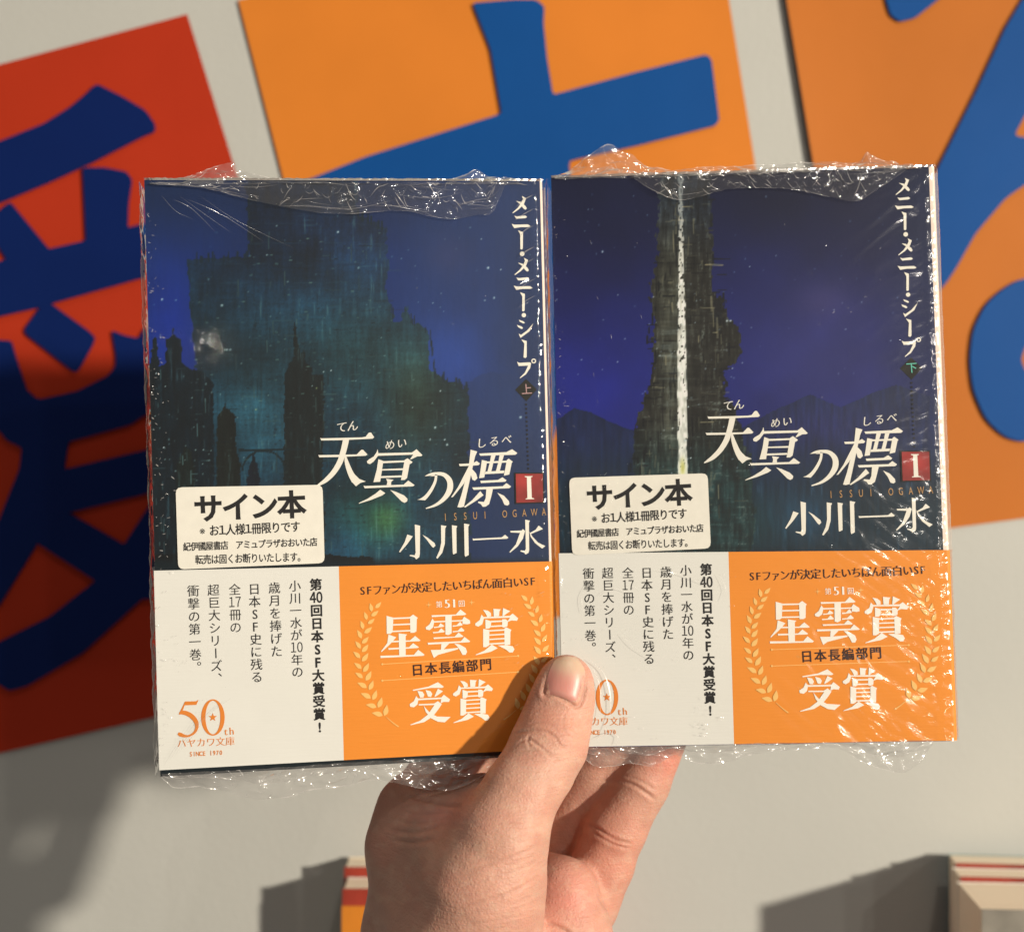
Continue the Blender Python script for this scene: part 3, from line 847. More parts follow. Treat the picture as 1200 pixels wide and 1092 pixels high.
    for _ in range(420):
        x = r.uniform(228, 545); y = r.uniform(270, 645)
        if (y < 460 and x > 455) or (x < 290 and y < 312): continue
        D.append((x, y, x + r.uniform(.5, 3), y + r.uniform(-.3, .3), r.uniform(.5, 1.4), (8, 18, 24) if r.rand() < .6 else (104, 122, 112), r.uniform(.25, .7)))
    for _ in range(110):
        x = r.uniform(174, 250); y = r.uniform(432, 640); L = r.uniform(3, 16)
        c_ = tuple(np.array((110, 132, 130)) * r.uniform(.5, 1.0)) if r.rand() < .5 else (6, 14, 18)
        D.append((x, y, x, y + L, r.uniform(.5, 1.2), c_, r.uniform(.25, .7)) if r.rand() < .7 else (x, y, x + L, y, .7, c_, .5))
    img = dabs(img, px, py, D)
    # lights
    r = np.random.RandomState(3)
    pts = [(190, 351, 1.1, .9), (206, 352, .8, .7), (260, 358, 1.2, .9), (263, 410, .9, .9), (266, 410, .9, .9), (270, 410, .9, .9), (324, 265, .8, .7), (337, 330, .8, .7), (313, 299, .8, .8),
           (396, 272, 1.2, .8), (420, 314, .8, .8), (432, 290, .6, .6), (572, 314, 1.3, .9), (587, 316, .8, .7), (579, 349, 1.1, .8), (568, 352, .8, .7), (551, 267, .7, .7), (564, 280, .7, .7), (610, 489, 1.3, .9), (510, 501, 1.2, .9), (521, 515, .9, .9), (524, 521, 1.2, .9), (504, 515, .9, .9), (516, 458, .9, .8), (388, 434, .8, .8), (379, 436, .8, .8), (505, 552, .9, .8)]
    pts += [(r.uniform(178, 250), r.uniform(430, 560), r.uniform(.5, .9), r.uniform(.3, .8)) for _ in range(46)]
    pts += [(r.uniform(225, 540), r.uniform(260, 640), r.uniform(.4, .8), r.uniform(.2, .6)) for _ in range(80)]
    pts += [(r.uniform(172, 630), r.uniform(225, 420), .6, r.uniform(.2, .5)) for _ in range(30)]
    stars(img, px, py, pts)
    stars(img, px, py, [(x, y, 1.0, .6) for x, y in ((222, 575), (300, 480), (371, 455))], (210, 200, 130))
    return img

def paint_right(px, py):
    tex, tex2, cl, fine = paint_common(px, py)
    img = np.zeros(px.shape + (3,)) + np.array([34, 38, 112.])
    img = mixc(img, (13, 20, 50), sstep(440, 215, py) * 0.95)
    img = mixc(img, (44, 48, 150), np.exp(-((px - 700) / 60) ** 2 - ((py - 460) / 55) ** 2) * 0.9)
    img = mixc(img, (58, 54, 110), np.exp(-((px - 950) / 90) ** 2 - ((py - 420) / 80) ** 2) * 0.8)
    img = mixc(img, (104, 78, 112), np.exp(-((px - 965) / 34) ** 2 - ((py - 352) / 24) ** 2) * 0.38)
    img = mixc(img, (24, 40, 66), sstep(1010, 1100, px) * 0.6)
    img = img * (0.85 + .3 * cl)[..., None]
    m1 = inpoly(px + 4 * (tex - .5), py + 8 * (cl - .5), [(640, 500), (672, 478), (692, 482), (730, 500), (760, 510), (800, 520), (870, 500), (905, 480), (950, 462), (985, 478), (1020, 462), (1050, 450), (1110, 470), (1130, 700), (640, 700)])
    mt = np.zeros_like(img) + np.array([32, 42, 74.])
    mt = mixc(mt, (46, 46, 92), np.exp(-((px - 960) / 80) ** 2 - ((py - 500) / 30) ** 2) * .8)
    mt = mixc(mt, (18, 44, 48), sstep(500, 600, py) * .9)
    mt = mixc(mt, (44, 84, 104), np.exp(-((px - 940) / 50) ** 2 - ((py - 605) / 26) ** 2) * .65)
    mt = mixc(mt, (30, 62, 52), np.exp(-((px - 850) / 60) ** 2 - ((py - 615) / 30) ** 2) * .7)
    mt = mixc(mt, (12, 18, 24), sstep(635, 662, py) * .85)
    mt = mt * (0.6 + .55 * tex + .3 * cl)[..., None]
    mt = mixc(mt, (96, 120, 130), np.clip(tex - .72, 0, 1) * 2.4 * (py > 560))
    img = np.where(m1[..., None], mt, img)
    # central spire
    sp = ragged(px, py, [(776, 200), (832, 200), (833, 262), (836, 300), (836, 346), (848, 350), (850, 372), (864, 380), (870, 412), (862, 424), (850, 436), (852, 470), (862, 478), (866, 500), (872, 520), (880, 540), (884, 600), (880, 690), (742, 690), (742, 560), (745, 500), (752, 478), (762, 446), (766, 420), (766, 380), (762, 350), (766, 318), (772, 296), (770, 258)], 91, 3.2, 4.0)
    c = np.zeros_like(img) + np.array([34, 29, 22.])
    c = mixc(c, (74, 66, 48), np.exp(-((px - 785) / 18) ** 2) * .7)
    c = mixc(c, (26, 34, 44), sstep(320, 215, py) * .7)
    c = mixc(c, (20, 44, 40), sstep(480, 580, py) * .75)
    c = c * (0.25 + 1.1 * tex + .55 * tex2)[..., None] * (.6 + .8 * fbm(px / 12, py / 14, 97))[..., None] * 1.25
    c = mixc(c, (128, 124, 100), np.clip(tex - .60, 0, 1) * 3.0 * sstep(.4, .6, fine))
    c = mixc(c, (150, 146, 120), np.clip(tex2 - .66, 0, 1) * 3.4 * sstep(.4, .6, fine) * sstep(290, 380, py))
    img = np.where(sp[..., None], c, img)
    sp2 = ragged(px, py, [(836, 352), (846, 352), (847, 380), (838, 380)], 95, 1.0)
    img = mixc(img, (20, 22, 28), sp2 * .6)
    r = np.random.RandomState(12)
    D = []
    hw = lambda y: np.interp(y, [210, 300, 350, 400, 440, 500, 560], [27, 33, 40, 46, 42, 56, 66])
    for _ in range(70):                                    # ledges, masts and scaffolds that stick out
        y = r.uniform(300, 560); sd = 1 if r.rand() < .6 else -1
        x = 806 + sd * hw(y) * r.uniform(.8, 1.12)
        L = r.uniform(3, 11)
        if r.rand() < .5: D.append((x, y, x, y - L * 1.3, r.uniform(.8, 2.0), (14, 15, 18), .9))
        else: D.append((x - L / 2, y, x + L / 2, y, r.uniform(.8, 2.2), (14, 15, 18), .9))
    for _ in range(300):
        y = r.uniform(225, 600); x = 806 + hw(y) * r.uniform(-.92, .92)
        L = r.uniform(2, 12) if r.rand() < .7 else r.uniform(8, 26)
        dark = r.rand() < .5
        c_ = (10, 11, 13) if dark else tuple(np.array((164, 142, 100)) * r.uniform(.4, 1.1))
        if r.rand() < .62: D.append((x, y, x + r.uniform(-1, 1), y + L, r.uniform(.5, 1.6), c_, r.uniform(.4, .9)))
        else: D.append((x, y, x + L * .8, y + r.uniform(-.6, .6), r.uniform(.5, 1.4), c_, r.uniform(.4, .9)))
    img = dabs(img, px, py, D)
    # bright shaft
    wv = 2.6 + 2.6 * sstep(250, 460, py) + 2.2 * (vnoise(py / 7, py * 0, 77) - .5)
    cx = 797.5 + (py - 215) * 0.008
    sh = sstep(wv + 0.8, wv - 0.6, np.abs(px - cx)) * (py < 560) * (0.65 + .5 * vnoise(px / 2, py / 6, 71))
    sh = sh * (vnoise(px / 1.5 + 9, py / 3.5, 73) > .16 * sstep(520, 300, py) + .12)
    img = mixc(img, (246, 240, 214), np.clip(sh, 0, 1) * (0.55 + .45 * sstep(235, 320, py)))
    img = mixc(img, (150, 156, 140), np.exp(-((px - 786) / 14) ** 2 - ((py - 425) / 60) ** 2) * np.clip(tex2 * 1.6 - .6, 0, 1) * .5)
    img = mixc(img, (200, 190, 90), np.exp(-((px - 800) / 3) ** 2 - ((py - 548) / 10) ** 2) * .9)
    r = np.random.RandomState(5)
    pts = [(r.uniform(652, 765), r.uniform(225, 470), r.uniform(.5, .9), r.uniform(.3, .7)) for _ in range(34)]
    pts += [(r.uniform(840, 1090), r.uniform(225, 440), r.uniform(.5, .9), r.uniform(.3, .7)) for _ in range(46)]
    pts += [(r.uniform(765, 870), r.uniform(330, 560), r.uniform(.5, 1.0), r.uniform(.3, .9)) for _ in range(60)]
    pts += [(852, 376, 1.3, .9), (856, 376, 1.2, .9), (706, 295, 1.2, .8)]
    stars(img, px, py, pts)
    return img

# ---- film
def film_mat(name, haze, gloss_boost, bump, rough=0.10):
    m = bpy.data.materials.new(name)
    m.use_nodes = True
    nt = m.node_tree
    nt.nodes.remove(nt.nodes['Principled BSDF'])
    out = nt.nodes['Material Output']
    tr = nd(m, 'ShaderNodeBsdfTransparent'); tr.inputs[0].default_value = (0.985, 0.985, 0.985, 1)
    df = nd(m, 'ShaderNodeBsdfDiffuse'); df.inputs[0].default_value = (0.85, 0.80, 0.78, 1)
    gl = nd(m, 'ShaderNodeBsdfGlossy'); gl.inputs['Roughness'].default_value = rough; gl.inputs['Color'].default_value = (1, 1, 1, 1)
    fr = nd(m, 'ShaderNodeFresnel')
    ge = nd(m, 'ShaderNodeNewGeometry')                            # a thin sheet reflects alike from both sides
    ir = nd(m, 'ShaderNodeMapRange'); ir.inputs['To Min'].default_value = 1.5; ir.inputs['To Max'].default_value = 1 / 1.5
    ln(m, ge.outputs['Backfacing'], ir.inputs['Value']); ln(m, ir.outputs['Result'], fr.inputs['IOR'])
    ad = nd(m, 'ShaderNodeMath', operation='MULTIPLY'); ad.inputs[1].default_value = gloss_boost
    m1 = nd(m, 'ShaderNodeMixShader'); m1.inputs[0].default_value = haze
    m2 = nd(m, 'ShaderNodeMixShader')
    tc = nd(m, 'ShaderNodeTexCoord')
    n1 = nd(m, 'ShaderNodeTexNoise'); n1.inputs['Scale'].default_value = 420; n1.inputs['Detail'].default_value = 3
    ln(m, tc.outputs['Object'], n1.inputs['Vector'])
    vo = nd(m, 'ShaderNodeTexVoronoi'); vo.inputs['Scale'].default_value = 260
    ln(m, tc.outputs['Object'], vo.inputs['Vector'])
    mp = nd(m, 'ShaderNodeMapRange'); mp.inputs['From Min'].default_value = 0.0; mp.inputs['From Max'].default_value = 0.12; mp.inputs['To Min'].default_value = 1; mp.inputs['To Max'].default_value = 0
    ln(m, vo.outputs['Distance'], mp.inputs['Value'])
    at = nd(m, 'ShaderNodeAttribute', attribute_name='Col')        # how pricked the film is here
    ml = nd(m, 'ShaderNodeMath', operation='MULTIPLY'); ln(m, mp.outputs['Result'], ml.inputs[0]); ln(m, at.outputs['Fac'], ml.inputs[1])
    sm = nd(m, 'ShaderNodeMath', operation='MULTIPLY_ADD'); ln(m, n1.outputs['Fac'], sm.inputs[0]); sm.inputs[1].default_value = bump; ln(m, ml.outputs[0], sm.inputs[2])
    bp = nd(m, 'ShaderNodeBump'); bp.inputs['Strength'].default_value = 1.0; bp.inputs['Distance'].default_value = 0.00025
    ln(m, sm.outputs[0], bp.inputs['Height'])
    ln(m, bp.outputs['Normal'], gl.inputs['Normal']); ln(m, bp.outputs['Normal'], fr.inputs['Normal'])
    ln(m, fr.outputs[0], ad.inputs[0])
    ln(m, tr.outputs[0], m1.inputs[1]); ln(m, df.outputs[0], m1.inputs[2])
    ln(m, ad.outputs[0], m2.inputs[0]); ln(m, m1.outputs[0], m2.inputs[1]); ln(m, gl.outputs[0], m2.inputs[2])
    ln(m, m2.outputs[0], out.inputs['Surface'])
    return m

m_film = film_mat('clear_shrink_film', 0.0, 1.3, 0.015, 0.06)
m_film2 = film_mat('wrinkled_clear_shrink_film', 0.0, 1.5, 0.03, 0.14)
m_crump = film_mat('crumpled_shrink_film', 0.08, 3.0, 0.12, 0.12)
m_fold = film_mat('folded_shrink_film', 0.016, 2.8, 0.10, 0.10)

m_crease_glint = film_mat('film_crease_glint', 0.26, 3.5, 0.3, 0.2)  # whitened film: the glint of folds and edges is put into its colour

def film_height(u, v, side):
    """wrinkles of the film on the front face, mm"""
    def streak(ang, short, long_, s):
        a = math.radians(ang)
        x = u * math.cos(a) + v * math.sin(a); y = -u * math.sin(a) + v * math.cos(a)
        y = y + 1.6 * (vnoise(x / 14, y / 10, s + 9) - .5)
        n = vnoise(x / long_, y / short, s)
        return np.clip(1 - np.abs(2 * n - 1) * 1.8, 0, 1) ** 1.5
    edge_r = np.exp(-(BW - u) / 9.0)
    h = 0.06 * vnoise(u / 20, v / 20, 1 + side)
    h = h + 0.22 * streak(28, 1.8, 14, 21 + side) * edge_r
    # taut ridge where the film turns round the spine
    rp = 103.4 - 0.7 * side + 1.0 * (fbm(v / 16, v * 0, 43 + side) - .5)
    h = h + (0.25 + 0.75 * vnoise(v / 3.2, v * 0, 45 + side)) * (0.62 - .30 * side) * np.exp(-((u - rp) / 0.85) ** 2)
    h = h + 0.04 * streak(75, 2.0, 20, 25 + side) * np.exp(-u / 6.0)
    if side:
        mk = sstep(44, 80, u) * sstep(105, 45, v)
        h = h + 0.20 * streak(-36, 3.0, 16, 31) * mk + 0.17 * streak(-26, 2.2, 11, 35) * mk * sstep(55, 92, u) + 0.10 * streak(-48, 1.6, 9, 47) * mk
        h = h + 0.20 * streak(38, 4.0, 26, 37) * sstep(70, 100, u) * sstep(85, 145, v) + 0.2 * streak(8, 2.2, 14, 38) * sstep(84, 104, u)
        h = h + 0.05 * streak(0, 2.6, 18, 39) * sstep(60, 95, u)
    else:
        h = h + 0.05 * streak(32, 2.6, 16, 33) * sstep(80, 103, u) * sstep(100, 150, v)
        h = h + 0.03 * streak(40, 2.6, 16, 36) * sstep(25, 0, u) * sstep(30, 0, v)
    return h

def film_lines(side, pose):
    """glints of puckers and tension lines on the front film, painted as pale ribbons"""
    mb = MB(); r = np.random.RandomState(400 + side)
    def line(pts, wd, w0=1.25):
        q = np.array(catmull([(*p, 0) for p in pts], 5))[:, :2]
        d = np.gradient(q, axis=0); d /= (np.linalg.norm(d, axis=1)[:, None] + 1e-9)
        nn_ = np.stack([-d[:, 1], d[:, 0]], 1) * (wd / 2 * np.sin(np.pi * np.linspace(.06, .94, len(q))))[:, None]
        k = len(q)
        A = np.concatenate([q + nn_, np.full((k, 1), w0)], 1); B = np.concatenate([q - nn_, np.full((k, 1), w0 + wd * .55)], 1)
        mb.add(list(A) + list(B), [(i, i + 1, k + i + 1, k + i) for i in range(k - 1)])
    def tick(u, v, L, a, wd):
        line([(u, v), (u + L * .5 * math.cos(a) + .06, v + L * .5 * math.sin(a)), (u + L * math.cos(a), v + L * math.sin(a))], wd)
    if side == 0:
        for _ in range(95):
            tick(abs(r.randn()) * 2.2 + .2, r.uniform(2, 150), r.uniform(.25, 1.1), r.uniform(-1.2, 1.2), r.uniform(.08, .26))
        for _ in range(16):
            tick(r.uniform(2, 18), r.uniform(2, 40), r.uniform(.3, 1.2), r.uniform(.4, 1.2), r.uniform(.08, .2))
        for k in range(7):
            v = 153.5 - k * 4.6 + r.uniform(-.8, .8)
            line([(97.5 + r.uniform(0, 2), v - 3.2), (100.5, v - 1.4), (103.2, v)], r.uniform(.14, .4))
        for k in range(5):
            line([(4 + k * 2.6 + r.uniform(-1, 1), 154 - r.uniform(0, 3)), (8 + k * 4.0, 149 - k * .6 + r.uniform(-1, 1)), (11 + k * 6.5 + r.uniform(-2, 2), 145 - k * 1.5 + r.uniform(-2, 2))], r.uniform(.025, .07))
        for k in range(5):
            line([(1 + k * 1.3, 3 + k), (5 + k * 1.8, 9 + k * 1.5), (10 + k * 2.2, 16 + k)], .07)
        for _ in range(14):
            tick(r.uniform(92, 103), r.uniform(20, 50), r.uniform(.4, 1.6), r.uniform(.3, .9), r.uniform(.06, .18))
    else:
        pu = lambda *pp: [pose.uv(*p) for p in pp]
        line(pu((690, 772), (706, 786), (714, 808), (715, 836), (706, 862)), .26)
        line(pu((694, 780), (702, 800), (704, 826), (700, 850)), .16)
        line(pu((696, 866), (712, 858), (724, 862), (722, 872)), .22)
        line(pu((700, 700), (716, 690), (736, 694), (742, 706)), .10); line(pu((728, 742), (742, 758), (764, 772)), .12)
        line(pu((770, 668), (800, 674), (838, 690)), .10); line(pu((842, 672), (850, 690), (846, 704)), .10); line(pu((690, 684), (682, 700), (684, 718)), .12)
        for _ in range(60):
            tick(abs(r.randn()) * 2.0 + .2, r.uniform(2, 152), r.uniform(.2, .9), r.uniform(-1.2, 1.2), r.uniform(.06, .22))
        for _ in range(46):
            tick(r.uniform(3, 48), r.uniform(2, 52), r.uniform(.2, .9), r.uniform(-1, 1), r.uniform(.05, .16))
        for _ in range(14):
            u0, v0 = pose.uv(822 + r.randn() * 8, 852 + r.randn() * 6); tick(u0, v0, r.uniform(.3, 1.2), r.uniform(-.8, .8), r.uniform(.1, .26))
        for _ in range(9):
            tick(r.uniform(8, 30), r.uniform(88, 140), r.uniform(.3, 2.0), r.uniform(-1.5, -.9), r.uniform(.04, .10))
    return mb

def crumple(name, parent, top, bot, w0, amp, cell, seed, material, depth=0.0, stretch=2.2, creases=0, rim=0.0, sag=0.0):
    """pleated sheet of film between two profiles [(u, v)], with fold and edge glints painted as pale ribbons"""
    r = np.random.RandomState(seed)
    u0 = max(top[0][0], bot[0][0]); u1 = min(top[-1][0], bot[-1][0])
    n = max(6, int((u1 - u0) / 0.55))
    us = np.linspace(u0, u1, n + 1)
    tp = np.array(catmull(top, 4)); bt = np.array(catmull(bot, 4))
    tv = np.interp(us, tp[:, 0], tp[:, 1]); bv = np.interp(us, bt[:, 0], bt[:, 1])
    tv = np.maximum(tv, bv + 0.05)
    m = max(6, int(np.max(tv - bv) / 0.45))
    t = np.linspace(0, 1, m + 1)
    def wfun(U, V, T):
        x = U / (cell * stretch); y = V / cell
        a = fbm(x * .5 + y * .35, y * .6 - x * .3, seed, 3)
        b = 1 - np.abs(2 * vnoise(x + y * .4, y - x * .7, seed + 5) - 1)
        c = 1 - np.abs(2 * vnoise(x * 1.9 - y * .5, y * 1.7 + x * .5, seed + 7) - 1)
        return w0 + amp * (0.9 * (a - .5) + .55 * (b - .5) + .35 * (c - .5)) + depth * T
    U = np.repeat(us[None], m + 1, 0); V = bv[None] + (tv - bv)[None] * t[:, None]; T = np.repeat(t[:, None], n + 1, 1)
    o = grid_mesh(name, U, V, wfun(U, V, T), material, parent, np.zeros(U.shape + (3,)) + .4)
    mb = MB()
    def ribbon(q, wd):
        q = np.array(q)
        d = np.gradient(q[:, :2], axis=0); d /= (np.linalg.norm(d, axis=1)[:, None] + 1e-9)
        nn_ = np.stack([-d[:, 1], d[:, 0]], 1) * (wd / 2 * np.sin(np.pi * np.linspace(.08, .92, len(q))))[:, None]
        A = np.concatenate([q[:, :2] + nn_, q[:, 2:] + .05], 1); B = np.concatenate([q[:, :2] - nn_, q[:, 2:] + .12], 1)
        k = len(q)
        mb.add(list(A) + list(B), [(i, i + 1, k + i + 1, k + i) for i in range(k - 1)])
    if rim:
        edge = tv if rim > 0 else bv
        i = 0
        while i < n - 4:
            L = r.randint(5, 16); j = min(n, i + L)
            if r.rand() < .72:
                uu = us[i:j + 1]; vv = edge[i:j + 1] + (r.rand(len(uu)) - .5) * .12
                ribbon(np.stack([uu, vv, wfun(uu, vv, np.full(len(uu), 1.0 if rim > 0 else 0.0))], 1), abs(rim) * (.5 + r.rand()))
            i = j + r.randint(0, 3)
    for _ in range(creases):
        ua = r.uniform(u0, u1); ta = r.uniform(0.02, .98)
        long_ = r.rand() < sag
        L = r.uniform(8, 22) if long_ else r.uniform(.4, 3.2); g = r.uniform(-.25, .25) if long_ else r.uniform(-1.2, 1.2) * min(1.0, L / 2.0) * .5
        x = np.linspace(0, 1, 9)
        uu = ua + L * (x - .5)
        ok = (uu > u0) & (uu < u1)
        if ok.sum() < 4: continue
        uu = uu[ok]
        tt = np.clip(ta + g * (x[ok] - .5) + r.uniform(-.4, .6) * (x[ok] - .5) ** 2 + .03 * r.randn(), 0.0, 1.0)
        vv = np.interp(uu, us, bv) + (np.interp(uu, us, tv) - np.interp(uu, us, bv)) * tt
        ribbon(np.stack([uu, vv, wfun(uu, vv, tt)], 1), r.uniform(.05, .14) if long_ else r.uniform(.05, .24))
    if mb.n:
        tag(mb.build('crease', m_crease_glint, o, smooth=True), kind='stuff')  # pale ribbons stand in for glints along folds and rims
    return o

def make_book(pose, side, label, T):
    root = empty('wrapped_book', pose.mtx)
    tag(root, label, 'book', 'film-wrapped paperbacks held in the hand')
    art_u = BW - (0.75 if side == 0 else 1.7)
    er = 0.6 if side == 0 else 0.9
    # page block
    p = MB(); p.box((0.7, 0.6, -T + 0.5), (BW - 1.5, BH - 0.6, -0.4)); p.build('page_block', m_pages, root)
    # jacket front with the printed picture
    nu, nv = 372, 548
    U, V = np.meshgrid(np.linspace(0, art_u, nu), np.linspace(0, BH, nv))
    px, py = pose.px(U, V)
    img = (paint_right if side else paint_left)(px, py)
    kb = sstep(95, 190, img.mean(-1))[..., None]
    colr = alb(np.clip(img, 3, 255)) * (kb * 0.88 + (1 - kb) * (np.array([0.43, 0.53, 0.62]) if side else np.array([0.66, 0.84, 0.76])))
    front = grid_mesh('cover', U, V, np.zeros_like(U), m_cover, root, colr)
    # spine: rounded strip from the front edge to the back
    prof = [(art_u, 0.0)] + [(BW - er + er * math.sin(a), -er + er * math.cos(a)) for a in np.linspace(0, math.pi / 2, 7)] + [(BW, -T + 0.9)] + [(BW - 0.9 + 0.9 * math.cos(a), -T + 0.9 - 0.9 * math.sin(a)) for a in np.linspace(0.2, math.pi / 2, 6)] + [(art_u - 2, -T)]
    sb = MB(); k = len(prof)
    sb.add([(a, 0, b) for a, b in prof] + [(a, BH, b) for a, b in prof], [(i, i + 1, k + i + 1, k + i) for i in range(k - 1)])
    sb.build('spine', m_spine, root, smooth=True)
    # back cover board
    bb = MB(); bb.box((0, 0, -T), (art_u - 2.05, BH, -T + 0.35)); bb.build('back_cover', m_diam, root)
    # band
    du, dv = (0, 0) if side == 0 else (-2.0, -1.6)
    top_l = PL.uv(182, 668.5); top_r = PL.uv(650, 657.5); bot_l = PL.uv(187, 902); bot_r = PL.uv(652, 876.5)
    def bt(u): return top_l[1] + (top_r[1] - top_l[1]) * (u - top_l[0]) / (top_r[0] - top_l[0]) + dv
    def bb_(u): return max(bot_l[1] + (bot_r[1] - bot_l[1]) * (u - bot_l[0]) / (bot_r[0] - bot_l[0]) + dv, 0.02)
    uw = PL.uv(400, 780)[0] + du
    xs = [-0.25, uw]; xo = [uw, 60, 75, 90, BW - 0.9]
    b = MB()
    for xx, mi in ((xs, 0), (xo, 1)):
        m = len(xx)
        b.add([(x, bb_(x), 0.25) for x in xx] + [(x, bt(x), 0.25) for x in xx], [(i, i + 1, m + i + 1, m + i) for i in range(m - 1)], mi)
    ed = [(BW - 0.9 + 1.15 * math.sin(a), -0.9 + 1.15 * math.cos(a)) for a in np.linspace(0, math.pi / 2, 7)] + [(BW + 0.25, -T + 0.5), (BW - 2, -T - 0.25)]
    m = len(ed)
    b.add([(x, bb_(BW), z) for x, z in ed] + [(x, bt(BW), z) for x, z in ed], [(i, i + 1, m + i + 1, m + i) for i in range(m - 1)], 1)
    b.add([(-0.25, bb_(0), 0.25), (-0.25, bt(0), 0.25), (-0.3, bt(0), -T - 0.25), (-0.3, bb_(0), -T - 0.25)], [(0, 1, 2, 3)], 0)
    band = b.build('paper_band', [m_paperw, m_papero], root)
    band_print(du, dv).build('band_lettering', [m_cream2, m_leaf, m_brown, m_leaf, m_black, m_orink], band)
    tp = title_print(*((0, 0) if side == 0 else (-2.6, 1.2)), '上' if side == 0 else '下')
    tp.build('title_lettering', [m_white, m_soft, m_diam, m_pinkk if side == 0 else m_mint, m_redbox, m_gold], front)
    # sticker
    cs = ((206, 571), (378, 568), (380.5, 659.5), (209, 667)) if side == 0 else ((667, 560.5), (829, 554), (833, 643), (670.5, 650))
    q, card = sticker_print(pose, cs)
    sk = MB(); cr = rounded(card, 1.6); V_, T_ = tess([cr]); k = len(cr)
    sk.add([(x, y, 0.40) for x, y in V_], T_); sk.add([(x, y, 0.40) for x, y in cr] + [(x, y, 0.02) for x, y in cr], [(i, k + i, k + (i + 1) % k, (i + 1) % k) for i in range(k)])
    st = sk.build('sticker', m_stick, root)
    q.build('sticker_lettering', m_black, st)
    # the film: a sleeve round the whole book
    g = 0.95; rc = 1.6; r2 = 3.2
    nf = 236
    fu = np.linspace(-g + rc, BW + g - r2, nf)
    loop = [(u, g, 0, 1) for u in fu]
    loop += [(BW + g - r2 + r2 * math.sin(a), g - r2 + r2 * math.cos(a), math.sin(a), math.cos(a)) for a in np.linspace(0.08, math.pi / 2, 16)]
    loop += [(BW + g, z, 1, 0) for z in np.linspace(g - r2 - .5, -T - g + rc + .5, 8)]
    loop += [(BW + g - rc + rc * math.cos(a), -T - g + rc - rc * math.sin(a), math.cos(a), -math.sin(a)) for a in np.linspace(0, math.pi / 2, 7)]
    loop += [(u, -T - g, 0, -1) for u in np.linspace(BW - 3, 3, 12)]
    loop += [(-g + rc - rc * math.sin(a), -T - g + rc - rc * math.cos(a), -math.sin(a), -math.cos(a)) for a in np.linspace(0, math.pi / 2, 7)]
    loop += [(-g, z, -1, 0) for z in np.linspace(-T - g + rc + .5, g - rc - .5, 12)]
    loop += [(-g + rc - rc * math.cos(a), g - rc + rc * math.sin(a), -math.cos(a), math.sin(a)) for a in np.linspace(0.1, math.pi / 2, 9)]
    L = np.array(loop)
    rows = np.linspace(0.3, BH - 0.3, 300)
    Lu = np.repeat(L[None, :, 0], len(rows), 0); Lw = np.repeat(L[None, :, 1], len(rows), 0)
    Nu = np.repeat(L[None, :, 2], len(rows), 0); Nw = np.repeat(L[None, :, 3], len(rows), 0)
    Vv = np.repeat(rows[:, None], len(L), 1)
    fr = np.clip(Nw, 0, 1)
    h = film_height(Lu, Vv, side) * fr
    left = np.clip(-Nu, 0, 1)
    h = h + left * (0.9 * fbm(Vv / 5.0, Lw / 6.0, 51 + side) + .5 * np.clip(fbm(Vv / 2.0, Lw / 3.0, 57) - .5, 0, 1))
    h = h + np.clip(Nu, 0, 1) * .25 * fbm(Vv / 6.0, Lw / 6.0, 61)
    Uf = Lu + Nu * h; Wf = Lw + Nw * h
    prick = (np.exp(-np.clip(Lu, 0, 200) / (6.0 if side == 0 else 3.0)) + .5 * np.exp(-(BW - np.clip(Lu, 0, BW)) / 4.0)) * fr
    prick = np.clip(prick + 0.25 * (vnoise(Lu / 12, Vv / 12, 71) > .62) * fr, 0, 1)
    Uf = np.concatenate([Uf, Uf[:, :1]], 1); Wf = np.concatenate([Wf, Wf[:, :1]], 1); Vc = np.concatenate([Vv, Vv[:, :1]], 1); pc = np.concatenate([prick, prick[:, :1]], 1)
    film = grid_mesh('shrink_wrap', Uf, Vc, Wf, m_film2 if side else m_film, root, np.repeat(pc[..., None], 3, -1))
    uvs = lambda pts: [pose.uv(*q_) for q_ in pts]
    if side == 0:
        tops = uvs([(176, 213), (200, 209), (225, 203), (250, 194), (270, 189), (276, 194), (300, 203), (330, 209), (360, 211), (420, 212), (500, 212), (530, 208), (548, 203), (559, 197), (572, 204), (585, 206), (598, 206), (612, 210), (630, 214)])
        bots = uvs([(176, 216), (400, 216), (630, 217)])
        fold = (uvs([(176, 215), (400, 215), (592, 216)]), uvs([(176, 217), (240, 222), (300, 237), (350, 247), (400, 252), (470, 248), (500, 254), (530, 258), (560, 253), (576, 251), (592, 217)]))
        low = uvs([(190, 905), (300, 900), (450, 890), (580, 884), (640, 881)])
        lowb = uvs([(190, 910), (205, 922), (235, 921), (262, 926), (300, 936), (340, 932), (365, 924), (400, 921), (440, 913), (480, 920), (520, 925), (545, 918), (580, 903), (640, 897)])
    else:
        tops = uvs([(650, 205), (668, 196), (690, 180), (704, 171), (716, 167), (730, 175), (742, 178), (758, 192), (790, 196), (830, 194), (900, 191), (960, 187), (1005, 188), (1015, 178), (1019, 176), (1030, 184), (1050, 188), (1075, 192), (1092, 194)])
        bots = uvs([(650, 211), (860, 206), (1092, 198)])
        fold = (uvs([(742, 207), (860, 203), (1062, 198)]), uvs([(742, 210), (765, 226), (800, 236), (850, 224), (900, 222), (940, 226), (970, 232), (1000, 238), (1020, 228), (1062, 200)]))
        low = uvs([(682, 876), (800, 872), (1000, 868), (1092, 866)])
        lowb = uvs([(682, 884), (700, 898), (740, 894), (765, 897), (790, 884), (815, 893), (850, 893), (880, 884), (930, 878), (980, 876), (1010, 892), (1040, 902), (1062, 904), (1080, 890), (1092, 872)])
    sd = 100 + side * 30
